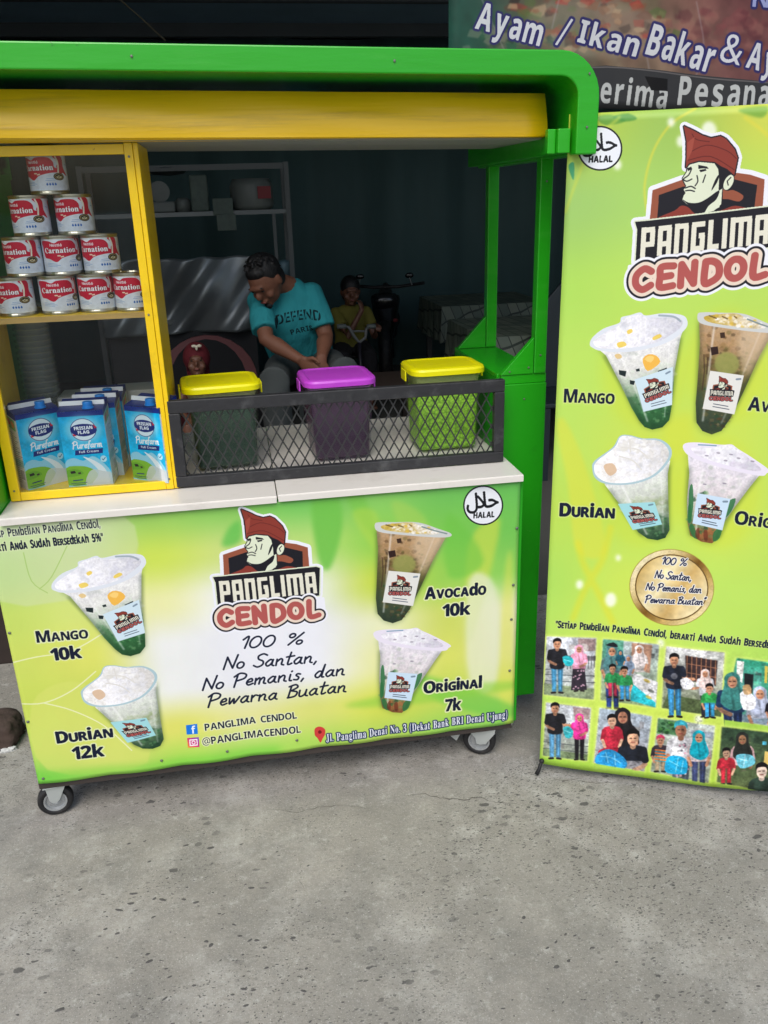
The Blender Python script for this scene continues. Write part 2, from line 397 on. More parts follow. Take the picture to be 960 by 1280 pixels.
BLOCK = {'P': (.62, [[(.1, -.08), (.1, 1)], [(0, .9), (.62, .9)], [(.52, .9), (.52, .4)], [(.2, .42), (.62, .42)]]), 'A': (.62, [[(.1, 0), (.1, .9)], [(0, .9), (.62, .9)], [(.52, .9), (.52, 0)], [(.2, .38), (.5, .38)]]),
 'N': (.62, [[(.1, 0), (.1, 1)], [(.1, .9), (.62, .9)], [(.52, .9), (.52, 0)]]), 'G': (.62, [[(.62, .9), (0, .9)], [(.1, .9), (.1, 0)], [(0, .1), (.62, .1)], [(.52, .1), (.52, .52)], [(.34, .52), (.62, .52)]]),
 'L': (.5, [[(.1, 1), (.1, 0)], [(0, .1), (.52, .1)]]), 'I': (.2, [[(.1, 0), (.1, 1)]]), 'M': (.98, [[(.1, 0), (.1, 1)], [(.1, .9), (.98, .9)], [(.49, .9), (.49, 0)], [(.88, .9), (.88, 0)]])}
ROUND = {'C': (.62, [[(.62, .8), (.35, .95), (.06, .7), (.05, .3), (.3, .05), (.62, .2)]]), 'E': (.5, [[(.55, .93), (.08, .93), (.05, .5), (.06, .07), (.55, .07)], [(.1, .5), (.46, .52)]]),
 'N': (.6, [[(.05, .02), (.06, .95)], [(.06, .95), (.55, .06)], [(.55, .06), (.56, .98)]]), 'D': (.6, [[(.08, .95), (.06, .05), (.35, .06), (.6, .3), (.58, .72), (.35, .94), (.08, .95)]]),
 'O': (.66, [_o(.33, .5, .31, .42)]), 'L': (.48, [[(.08, .98), (.06, .08), (.5, .1)]])}
NAVY = (18, 26, 50)
def halal(pen, c, r, rot=0):
    """round black ringed seal with the Arabic word and HALAL"""
    f0 = pen.f; ca, sa = math.cos(rot), math.sin(rot)
    q = Pen(pen.cv, lambda p: f0(np.array(c)+(np.atleast_2d(p)@np.array([[ca, sa], [-sa, ca]]))*r))
    q.poly(ell(0, 0, 1.0), (20, 22, 28)); q.poly(ell(0, 0, .93), (232, 236, 242))
    if font('A'):
        for ch, x, sc in (('\ufedd', -.82, 1.45), ('\ufefc', -.28, 1.5), ('\ufea3', .22, 1.6)):
            E, xa, xb = glyph('A', ch); G = E.copy(); G[:, [0, 2]] = (G[:, [0, 2]]-xa)*sc*1.05+x; G[:, [1, 3]] = -(G[:, [1, 3]]*sc*1.25)+.12
            P = np.concatenate([q.f(G[:, :2]), q.f(G[:, 2:])], 1); q.cv.comp(q.cv.edges_mask(P, pad=4), (20, 22, 28), grow=.02*q.sc((0, 0)))
    q.text('HALAL', (-.52, .62), (.52, .62), .27, (20, 22, 28), fat=.015)
def logo(pen, small=False):
    """in the zoomed pixels in which it was measured (about 550 x 620)"""
    W_ = (236, 238, 246); BR = (150, 84, 62); RED = (138, 58, 48); CR = (222, 230, 204); K = (28, 28, 36); HO = (176, 88, 84)
    shield = [(235, 290), (345, 252), (545, 228), (600, 235), (658, 252), (665, 350), (600, 372), (240, 392)]
    hat = [(325, 62), (365, 78), (400, 95), (435, 105), (470, 98), (492, 108), (530, 145), (545, 175), (540, 237), (510, 215), (485, 205), (460, 190), (400, 185), (362, 195), (352, 210), (349, 170), (342, 115)]
    plate = [(185, 402), (235, 398), (700, 348), (718, 354), (715, 492), (560, 512), (480, 520), (210, 548), (198, 430)]
    if not small:
        for P in (shield, hat, plate): pen.poly(P, W_, grow=17)
        pen.poly([(188, 560), (735, 505), (745, 600), (250, 668), (200, 650)], W_, grow=6)
    pen.poly(shield, BR); pen.poly([(262, 307), (350, 277), (545, 252), (632, 272), (634, 365), (268, 392)], K)
    pen.poly([(270, 392), (330, 362), (352, 345), (380, 350), (420, 375), (505, 362), (560, 345), (628, 362), (630, 375), (400, 395)], RED, sm=4)
    pen.poly([(498, 285), (520, 292), (545, 290), (585, 310), (572, 330), (530, 322), (500, 318)], BR, sm=4)
    face = [(358, 205), (372, 194), (400, 186), (460, 190), (482, 212), (505, 240), (500, 265), (502, 300), (505, 340), (480, 364), (440, 372), (400, 352), (372, 338), (354, 324), (357, 308), (363, 300), (354, 288), (362, 275), (354, 264), (344, 248), (357, 225)]
    pen.poly(face, K, grow=4); pen.poly(face, CR)
    pen.poly([(455, 190), (490, 203), (515, 215), (543, 237), (530, 243), (508, 252), (500, 285), (488, 292), (484, 250), (476, 215)], K)
    pen.poly(ell(522, 262, 17, 28, 20), K, grow=3); pen.poly(ell(522, 262, 17, 28, 20), CR); pen.stroke([(528, 245), (516, 258), (522, 272)], 4, K)
    pen.poly([(354, 322), (380, 334), (418, 334), (450, 318), (490, 290), (484, 322), (458, 345), (442, 372), (412, 362), (384, 345)], K, sm=3)
    pen.poly([(484, 232), (478, 262), (460, 292), (470, 252)], K, sm=3)
    pen.poly([(398, 200), (432, 206), (440, 214), (420, 212), (400, 214)], K); pen.poly([(404, 218), (428, 214), (432, 220), (410, 226)], K)
    pen.poly([(356, 212), (372, 206), (376, 214), (362, 222)], K)
    pen.stroke([[(374, 214), (366, 236), (348, 250), (362, 258), (380, 250)], [(360, 282), (380, 276), (398, 284)], [(362, 292), (378, 290), (396, 294)], [(398, 238), (404, 258), (396, 274)], [(430, 236), (424, 262)]], 4.5, K, sm=3)
    pen.poly([(466, 340), (498, 320), (500, 350), (470, 366)], CR)
    pen.poly(hat, K, grow=5); pen.poly(hat, RED)
    pen.stroke([[(352, 160), (420, 130), (500, 150), (540, 178)], [(360, 90), (380, 110), (430, 118)], [(356, 184), (440, 170), (538, 218)]], 3, (95, 36, 34), sm=4)
    pen.poly([(347, 120), (372, 100), (368, 150), (352, 190)], (160, 76, 62))
    pen.poly(plate, CR if not small else K, grow=6); pen.poly(plate, K)
    pen.sfont(BLOCK, 'PANGLIMA', (226, 530), (704, 480), 108, 19, (228, 226, 208), sm=0, gap=.17, sq=True)
    B = ('CENDOL', (222, 650), (712, 598), 82, 27, HO)
    pen.sfont(ROUND, *B, gap=.3, layers=[(62 if not small else 0, W_), (42, K), (26, (232, 214, 196))] if not small else [(20, K)])
# ---------------------------------------------------------------- printed drinks
def cup_fill(pen, P, stops, axis, seed, amp=.22, size=18, op=1., blur=0):
    """body polygon coloured along axis (p0 -> p1, local) with mottling"""
    cv = pen.cv; a = pen.f(np.array(axis, float))*cv.ppm; d = a[1]-a[0]; L = d@d; k = pen.sc(P[0])*cv.ppm
    ts = np.array([s[0] for s in stops]); cs = np.array([s[1] for s in stops], float)/255.
    def fn(x0, y0, w, h):
        X, Y = np.meshgrid(np.arange(x0, x0+w)+.5, np.arange(y0, y0+h)+.5); t = ((X-a[0][0])*d[0]+(Y-a[0][1])*d[1])/L
        n = vnoise(h, w, max(4, size*k), seed, 3)-.5; n2 = vnoise(h, w, max(2.5, size*.3*k), seed+5, 2)-.5
        t = t+n*amp; c = np.stack([np.interp(t, ts, cs[:, i]) for i in range(3)], -1)
        return np.clip(c*(1+.14*n2[..., None]+.2*n[..., None]), 0, 1)
    pen.poly(P, (0, 0, 0), fn=fn, op=op, blur=blur)
def sticker(pen, Q, col=(205, 226, 236)):
    pen.poly(Q, col); Q = np.array(Q, float); a, b, c, d = Q     # tl, tr, br, bl
    pt = lambda u, v: tuple((a*(1-u)+b*u)*(1-v)+(d*(1-u)+c*u)*v)
    logo(Pen(pen.cv, lambda p: pen.f(aff([(185, 60), (750, 60), (185, 660)], [pt(.1, .1), pt(.86, .1), pt(.1, .76)])(p))), True)
    pen.stroke([[pt(.3, .83), pt(.75, .83)], [pt(.3, .9), pt(.8, .9)]], 3, (60, 70, 90)); pen.stroke([pt(.82, .12), pt(.92, .1)], 8, (90, 110, 130), op=.7)
def foam(pen, P, seed, col=(240, 240, 246), dark=(205, 205, 215)):
    cup_fill(pen, P, [(0, col), (.5, (246, 246, 250)), (1, dark)], [P[0], P[len(P)//2]], seed, amp=1.2, size=22)
def chips(pen, c, rx, ry, ang, n, seed, cols, size=18, op=.5, blur=1.2):
    g = np.random.default_rng(seed); a = math.radians(ang)
    for i in range(n):
        r, t = math.sqrt(g.random()), g.uniform(0, 6.283); u, v = rx*r*math.cos(t), ry*r*math.sin(t); x, y = c[0]+u*math.cos(a)-v*math.sin(a), c[1]+u*math.sin(a)+v*math.cos(a)
        s_ = size*g.uniform(.4, 1.2); t0 = g.uniform(0, 6); k = 4+i % 2
        P = [(x+s_*g.uniform(.5, 1.)*math.cos(t0+j*6.283/k), y+s_*.7*g.uniform(.5, 1.)*math.sin(t0+j*6.283/k)) for j in range(k)]
        pen.poly(P, cols[i % len(cols)], op=op*g.uniform(.5, 1.2), blur=blur)
ICE = [(250, 250, 254), (200, 204, 214), (232, 234, 240), (182, 186, 198), (255, 255, 255)]
MILKC = [(236, 236, 234), (196, 202, 196), (170, 180, 168), (244, 244, 244), (214, 216, 208)]
GRN = [(28, 70, 40), (90, 150, 96), (46, 104, 60), (130, 176, 120), (22, 52, 34)]
BRN = [(86, 62, 36), (150, 118, 74), (58, 46, 30), (178, 148, 104), (104, 96, 52)]
def glossy(pen, L, R_):
    '''side shading of a clear cup: darker rims, pale streak'''
    pen.stroke(L, 16, (20, 40, 26), op=.30, blur=7, sm=3); pen.stroke(R_, 16, (20, 40, 26), op=.30, blur=7, sm=3)
    m1 = [tuple(np.array(a)*.8+np.array(b)*.2) for a, b in zip(L, R_)]; m2 = [tuple(np.array(a)*.14+np.array(b)*.86) for a, b in zip(L, R_)]
    pen.stroke(m1, 7, (255, 255, 255), op=.5, blur=2.5, sm=3); pen.stroke(m2, 5, (255, 255, 255), op=.35, blur=2, sm=3)
def cup(pen, kind):
    GL = (225, 232, 236)
    if kind == 'mango':
        body = [(205, 200), (240, 230), (300, 350), (350, 460), (385, 520), (410, 550), (445, 562), (490, 552), (520, 520), (530, 460), (545, 300), (575, 150), (590, 110)]
        pen.poly(body, (60, 90, 40), op=.35, blur=12, grow=4)
        cup_fill(pen, body, [(0, (235, 235, 238)), (.3, (225, 226, 220)), (.5, (170, 190, 165)), (.62, (86, 130, 90)), (.8, (50, 105, 60)), (1, (30, 70, 40))], [(390, 160), (450, 560)], 11, .18)
        chips(pen, (400, 290), 150, 70, 8, 60, 1, MILKC, 22, .3, 2); chips(pen, (450, 440), 75, 90, -10, 70, 2, GRN, 14, .5); glossy(pen, [(235, 235), (330, 400), (400, 530)], [(572, 160), (540, 340), (515, 500)])
        pen.poly([(168, 180), (180, 150), (230, 110), (300, 85), (310, 60), (350, 50), (395, 38), (420, 52), (500, 42), (580, 50), (605, 72), (600, 110), (540, 160), (450, 195), (330, 215), (220, 210), (180, 195)], (222, 228, 236), sm=4)
        foam(pen, smooth([(185, 178), (200, 150), (300, 92), (320, 65), (390, 48), (440, 62), (560, 62), (585, 85), (560, 120), (460, 175), (330, 198), (220, 198)], 4, True), 12)
        chips(pen, (385, 125), 185, 58, -12, 90, 3, ICE, 22, .2, 2.6)
        pen.stroke([(480, 52), (545, 58), (575, 78)], 9, (120, 140, 150), op=.6, sm=4)
        for P in ([(290, 175), (320, 168), (332, 185), (298, 195)], [(450, 150), (480, 135), (490, 148), (455, 162)], [(335, 120), (355, 112), (360, 125), (340, 135)]): pen.poly(P, (238, 205, 80), sm=3, op=.85)
        pen.poly([(404, 245), (430, 225), (465, 232), (482, 258), (462, 280), (425, 300), (408, 275)], (240, 185, 80), sm=2); pen.poly([(412, 248), (432, 232), (455, 238), (440, 262)], (248, 208, 120), sm=2)
        pen.poly([(278, 228), (300, 222), (312, 238), (290, 246)], (225, 190, 120), sm=2, op=.8)
        for P in ([(296, 295), (330, 300), (325, 325), (298, 315)], [(345, 340), (368, 345), (362, 362), (345, 358)], [(470, 300), (510, 285), (512, 300), (475, 318)], [(372, 292), (388, 288), (390, 300), (374, 302)]): pen.poly(P, (28, 42, 44))
        sticker(pen, [(365, 338), (538, 282), (532, 452), (405, 482)])
    elif kind == 'durian':
        body = [(235, 805), (300, 890), (345, 960), (385, 1020), (425, 1048), (470, 1055), (505, 1045), (525, 1010), (522, 900), (518, 760), (528, 700)]
        pen.poly(body, (60, 90, 40), op=.35, blur=12, grow=4)
        cup_fill(pen, body, [(0, (225, 228, 225)), (.3, (205, 212, 198)), (.45, (150, 165, 125)), (.6, (170, 185, 165)), (.78, (80, 110, 80)), (1, (34, 66, 44))], [(380, 780), (450, 1055)], 21, .25)
        chips(pen, (400, 870), 110, 90, 0, 60, 4, MILKC, 22, .3, 2); chips(pen, (465, 990), 55, 50, 0, 40, 5, GRN, 13, .5); glossy(pen, [(262, 830), (340, 950), (400, 1030)], [(522, 730), (520, 880), (512, 1020)])
        pen.poly([(180, 735), (190, 700), (270, 640), (300, 590), (345, 586), (400, 600), (480, 605), (530, 645), (525, 700), (460, 770), (360, 805), (250, 805), (195, 780)], (172, 200, 208), sm=4)
        foam(pen, smooth([(188, 738), (200, 702), (278, 640), (303, 594), (345, 590), (400, 606), (475, 612), (518, 652), (512, 700), (450, 765), (355, 797), (255, 798), (203, 772)], 4, True), 22, (244, 242, 238), (214, 212, 208))
        chips(pen, (350, 700), 140, 70, -15, 80, 6, ICE, 22, .2, 2.6); chips(pen, (370, 640), 70, 40, -10, 30, 7, [(255, 255, 252), (222, 220, 212)], 22, .6)
        pen.stroke([[(310, 640), (380, 650), (430, 690)], [(300, 680), (360, 700), (400, 740)], [(345, 610), (350, 660)]], 6, (222, 220, 214), sm=4)
        pen.poly([(232, 720), (270, 712), (290, 745), (262, 768), (240, 750)], (214, 178, 140), sm=3, op=.8)
        sticker(pen, [(295, 893), (460, 885), (492, 985), (360, 1010)], (160, 215, 220))
    elif kind == 'avocado':
        body = [(142, 205), (150, 300), (145, 420), (140, 520), (148, 590), (175, 620), (215, 632), (255, 618), (290, 570), (340, 470), (400, 340), (455, 245)]
        pen.poly(body, (60, 90, 40), op=.35, blur=12, grow=4)
        cup_fill(pen, body, [(0, (190, 160, 125)), (.22, (175, 140, 100)), (.42, (120, 105, 62)), (.6, (84, 84, 48)), (.8, (66, 78, 56)), (1, (42, 56, 44))], [(280, 210), (205, 630)], 31, .3)
        chips(pen, (270, 330), 110, 110, 0, 90, 8, BRN, 17, .5); chips(pen, (235, 520), 75, 90, 0, 80, 9, GRN[:1]+BRN, 14, .5); glossy(pen, [(150, 230), (150, 400), (150, 580)], [(440, 255), (350, 440), (270, 590)])
        pen.poly([(330, 235), (455, 245), (400, 340), (350, 420), (330, 380), (300, 300)], (226, 208, 180), op=.5, blur=14)
        pen.poly(ell(265, 370, 52, 42), (150, 158, 84), op=.75, blur=4); pen.poly([(195, 312), (225, 308), (230, 335), (200, 342)], (48, 30, 28)); pen.poly([(232, 258), (252, 255), (255, 275), (236, 278)], (62, 44, 34))
        pen.stroke([[(168, 340), (172, 400), (165, 470)], [(185, 350), (182, 410)]], 5, (60, 40, 30), op=.6)
        pen.poly([(136, 192), (160, 184), (230, 184), (330, 186), (420, 215), (472, 234), (468, 250), (400, 252), (250, 240), (150, 225)], (205, 208, 205), sm=4)
        cup_fill(pen, smooth([(165, 200), (225, 190), (300, 186), (345, 205), (420, 228), (390, 240), (260, 230), (180, 218)], 4, True), [(0, (200, 170, 70)), (.5, (214, 196, 150)), (1, (236, 232, 226))], [(170, 200), (420, 220)], 33, .8)
        chips(pen, (300, 212), 110, 18, 6, 50, 10, [(226, 190, 70), (250, 248, 240), (190, 160, 90), (255, 255, 255)], 12, .7, 1)
        pen.stroke([[(185, 196), (215, 205)], [(240, 198), (262, 206)], [(290, 196), (300, 202)]], 5, (80, 60, 40), op=.7); pen.stroke([(345, 205), (400, 222), (455, 236)], 6, (130, 145, 145), sm=3)
        sticker(pen, [(196, 398), (338, 412), (305, 556), (170, 538)], (226, 226, 220))
    else:
        body = [(150, 705), (160, 780), (155, 880), (158, 960), (170, 1008), (215, 1026), (255, 1028), (280, 1005), (300, 950), (345, 880), (400, 800), (440, 745)]
        pen.poly(body, (60, 90, 40), op=.3, blur=12, grow=4)
        cup_fill(pen, body, [(0, (226, 222, 232)), (.4, (220, 212, 214)), (.6, (190, 190, 170)), (.75, (120, 140, 96)), (.86, (160, 110, 66)), (1, (120, 76, 44))], [(290, 720), (220, 1028)], 41, .25)
        chips(pen, (260, 800), 110, 70, 5, 60, 11, MILKC, 16, .4); chips(pen, (215, 930), 60, 90, 0, 60, 12, GRN+[(150, 100, 60)], 13, .55); glossy(pen, [(160, 760), (160, 880), (172, 1000)], [(420, 765), (330, 900), (280, 1000)])
        for P in ([(162, 840), (175, 820), (180, 900), (165, 960)], [(165, 975), (180, 965), (200, 1015), (178, 1010)], [(262, 985), (295, 960), (285, 1005), (260, 1020)], [(300, 880), (345, 850), (330, 900), (300, 930)], [(160, 900), (170, 895), (175, 950), (160, 960)]): pen.poly(P, (44, 110, 62), sm=3, op=.85)
        for P in ([(192, 985), (205, 975), (205, 1015), (190, 1010)], [(222, 985), (236, 980), (238, 1018), (224, 1018)]): pen.poly(P, (104, 44, 30), sm=2, op=.7)
        pen.poly([(132, 672), (180, 660), (280, 658), (320, 652), (345, 665), (400, 690), (470, 728), (462, 742), (435, 755), (300, 745), (180, 722), (138, 700)], (232, 226, 240), sm=4)
        foam(pen, smooth([(165, 680), (240, 675), (290, 658), (335, 662), (390, 695), (440, 730), (400, 740), (280, 728), (190, 708)], 4, True), 42, (232, 228, 238), (206, 200, 214))
        chips(pen, (300, 700), 130, 30, 10, 70, 13, ICE, 20, .2, 2.4)
        pen.stroke([(190, 668), (260, 664)], 5, (80, 130, 160), op=.7)
        for x, y in ((225, 705), (300, 715), (350, 700), (270, 690), (405, 705), (320, 690), (222, 812), (300, 800)): pen.poly(ell(x, y, 8, 3), (120, 112, 130), op=.6)
        sticker(pen, [(196, 848), (325, 855), (296, 975), (178, 962)], (200, 222, 240))
SRC = {'mango': [(172, 175), (608, 85), (440, 560)], 'durian': [(180, 725), (533, 650), (470, 1052)], 'avocado': [(138, 190), (470, 240), (195, 628)], 'original': [(135, 675), (465, 735), (215, 1025)]}
def grid_fill(cv, cols, amp=.0, seed=1, smoothk=True):
    """cols: rows (top first) of columns of sRGB colours, evenly spread"""
    g = np.array(cols, np.float32)[::-1]/255.; gh, gw = g.shape[:2]; y = np.linspace(0, gh-1.001, cv.H); x = np.linspace(0, gw-1.001, cv.W)
    yi = y.astype(int); xi = x.astype(int); fy = (y-yi)[:, None, None]; fx = (x-xi)[None, :, None]; fy = fy*fy*(3-2*fy); fx = fx*fx*(3-2*fx)
    cv.a[:] = (g[yi][:, xi]*(1-fx)+g[yi][:, xi+1]*fx)*(1-fy)+(g[yi+1][:, xi]*(1-fx)+g[yi+1][:, xi+1]*fx)*fy
    if amp: cv.a *= 1+amp*(vnoise(cv.H, cv.W, cv.H/6, seed)[..., None]-.5)

# ---------------------------------------------------------------- the print on the cart front
CW, ZB, ZT = 1.2424, .1186, .8147
CH = ZT-ZB
def paint_front():
    cv = Canvas(CW, CH, 1500); f = plane_map((-CW, 0, ZB), (1, 0, 0), (0, 0, 1)); P = Pen(cv, f)
    z = lambda ox, oy, k: Pen(cv, lambda p: f(np.atleast_2d(p)/k+np.array([ox, oy])))
    grid_fill(cv, [
     [(176, 208, 150), (196, 216, 164), (140, 200, 84), (120, 196, 80), (96, 190, 78), (118, 196, 84), (92, 186, 76), (84, 184, 74)],
     [(160, 208, 110), (190, 216, 140), (196, 220, 74), (196, 216, 120), (176, 214, 110), (130, 200, 66), (104, 192, 66), (96, 190, 70)],
     [(192, 218, 92), (206, 222, 112), (232, 234, 170), (232, 235, 246), (226, 234, 226), (190, 214, 60), (140, 204, 70), (120, 198, 74)],
     [(200, 218, 88), (214, 220, 92), (232, 235, 240), (232, 234, 250), (232, 234, 250), (228, 232, 190), (200, 214, 90), (222, 226, 190)],
     [(192, 212, 78), (198, 214, 84), (232, 235, 240), (232, 234, 250), (232, 234, 250), (228, 230, 160), (208, 216, 90), (216, 222, 170)],
     [(184, 212, 84), (204, 214, 96), (220, 222, 96), (226, 226, 150), (214, 220, 110), (206, 216, 70), (186, 210, 76), (196, 212, 90)],
     [(120, 204, 70), (196, 216, 100), (150, 212, 70), (150, 212, 74), (160, 212, 76), (170, 210, 80), (140, 208, 74), (120, 200, 76)]], .05); cv.a[:] = cv.a*.86+.14*np.array((.94, .94, .72), np.float32)
    # leaves and blades
    for L, c, o in (([(390, 622), (420, 618), (428, 650), (420, 690), (408, 712), (396, 690)], (112, 192, 76), .9), ([(300, 650), (285, 660), (278, 682), (300, 676)], (96, 190, 80), .8), ([(432, 618), (455, 620), (470, 670), (450, 650)], (120, 196, 74), .7),
                    ([(490, 625), (530, 645), (545, 700), (520, 690), (500, 660)], (166, 206, 90), .6), ([(585, 680), (625, 650), (600, 760), (584, 800)], (190, 214, 80), .8), ([(560, 640), (605, 700), (560, 720)], (110, 194, 70), .6),
                    ([(630, 720), (640, 700), (640, 900), (622, 860)], (226, 226, 90), .5), ([(440, 640), (470, 640), (478, 700), (462, 680)], (180, 212, 76), .5),
                    ([(585, 725), (620, 735), (620, 850), (586, 850)], (228, 232, 205), .75), ([(500, 840), (560, 850), (640, 880), (640, 895), (560, 880)], (110, 196, 74), .7), ([(430, 880), (520, 860), (640, 850), (640, 860), (500, 880)], (140, 204, 70), .6)):
        P.poly(L, c, op=o, blur=3, sm=4)
    P.poly([(0, 640), (150, 640), (170, 700), (120, 740), (0, 750)], (206, 220, 170), op=.55, blur=1, sm=3)
    P.poly([(60, 960), (40, 880), (90, 850), (150, 880), (185, 950)], (212, 222, 110), op=.7, blur=1, sm=4)
    P.stroke([[(12, 828), (45, 820), (90, 812), (130, 790)], [(20, 878), (55, 877), (90, 862), (120, 838)], [(55, 877), (90, 886), (130, 905), (165, 935)]], 1.6, (236, 240, 200), op=.8, sm=5)
    P.stroke([[(85, 680), (65, 720), (50, 735)], [(30, 690), (40, 725), (60, 740)]], 1.2, (150, 190, 90), op=.6, sm=4)
    P.poly([(-30, 960), (60, 962), (200, 950), (350, 930), (350, 960), (-30, 1000)], (104, 206, 60), op=.5, blur=5)
    # slogan, top left
    P.text('"Setiap Pembelian Panglima Cendol,', (-22, 673), (126, 658.5), 11, NAVY, 'Sc', outline=(214, 226, 190), ow=1.4, fat=.12, gap=.06)
    P.text('berarti Anda Sudah Bersedekah 5%"', (-20, 690), (130, 675.5), 11, NAVY, 'Sc', outline=(206, 222, 170), ow=1.4, fat=.25, gap=.06)
    # drinks
    for k, o, s, d in (('mango', (0, 620), 3.767, [(248, 425), (688, 300), (610, 748)]), ('durian', (0, 620), 3.767, [(383, 925), (738, 830), (720, 1178)])):
        q = z(o[0], o[1], s); g = aff(SRC[k], d); cup(Pen(cv, lambda p, q=q, g=g: q.f(g(p))), k)
    q = z(430, 600, 3.554); cup(q, 'avocado'); cup(q, 'original')
    q = z(220, 620, 4.); logo(q)
    q = z(0, 620, 3.767)
    W_ = (224, 232, 180)
    kw = dict(style='Sc', outline=W_, ow=6, caps=.74, gap=.045, fat=1.9)
    q.text('Mango', (178, 685), (418, 664), 58, NAVY, **kw); q.text('10k', (246, 770), (388, 756), 60, NAVY, **kw)
    q.text('Durian', (272, 1155), (534, 1126), 58, NAVY, **kw); q.text('12k', (346, 1230), (494, 1216), 62, NAVY, **kw)
    q = z(430, 600, 3.554)
    q.text('Avocado', (358, 526), (628, 504), 52, NAVY, **kw); q.text('10k', (436, 602), (558, 592), 54, NAVY, **kw)
    q.text('Original', (352, 940), (608, 915), 52, NAVY, **kw); q.text('7k', (446, 1020), (516, 1014), 54, NAVY, **kw)
    q = z(220, 620, 4.)
    for t, a, b, h in (('100 %', (320, 758), (625, 735), 56), ('No Santan,', (238, 862), (700, 826), 62), ('No Pemanis, dan', (134, 966), (838, 888), 60), ('Pewarna Buatan', (160, 1048), (846, 972), 60)):
        q.sfont(SCRIPT, t, a, b, h, 9, NAVY, shear=.25, gap=.13, word=.5)
    kw = dict(style='S', outline=(226, 232, 190), ow=5, gap=.06, fat=.4)
    q.text('PANGLIMA CENDOL', (146, 1166), (604, 1106), 36, NAVY, **kw); q.text('@PANGLIMACENDOL', (134, 1236), (624, 1176), 38, NAVY, **kw)
    q.poly([(50, 1140), (106, 1133), (110, 1182), (54, 1187)], (24, 119, 220)); q.text('f', (78, 1182), (100, 1180), 40, (240, 244, 250), 'S')
    ig = [(56, 1204), (114, 1198), (118, 1246), (60, 1252)]
    cup_fill(q, ig, [(0, (120, 60, 190)), (.5, (214, 50, 120)), (1, (244, 150, 60))], [(110, 1200), (60, 1250)], 3, 0)
    q.poly([(66, 1211), (107, 1206), (110, 1239), (69, 1244)], (245, 240, 245)); q.poly([(72, 1216), (102, 1212), (105, 1234), (75, 1238)], (206, 60, 130)); q.poly(ell(88, 1225, 10), (245, 240, 245)); q.poly(ell(88, 1225, 5.5), (206, 60, 130))
    q.poly([(692, 1180), (694, 1160), (712, 1150), (732, 1153), (746, 1166), (744, 1190), (734, 1208), (722, 1230), (708, 1208), (696, 1196)], (206, 64, 60), sm=3); q.poly(ell(719, 1177, 9), (120, 24, 26))
    P.text('Jl. Panglima Denai No. 3 (Dekat Bank BRI Denai Ujung)', (408, 926), (633, 895), 10.5, (240, 244, 250), 'T', outline=(36, 50, 90), ow=1.3, gap=.09, fat=.1)
    halal(P, (603.5, 631), 25, rot=-.06)
    return cv.image('front_print')

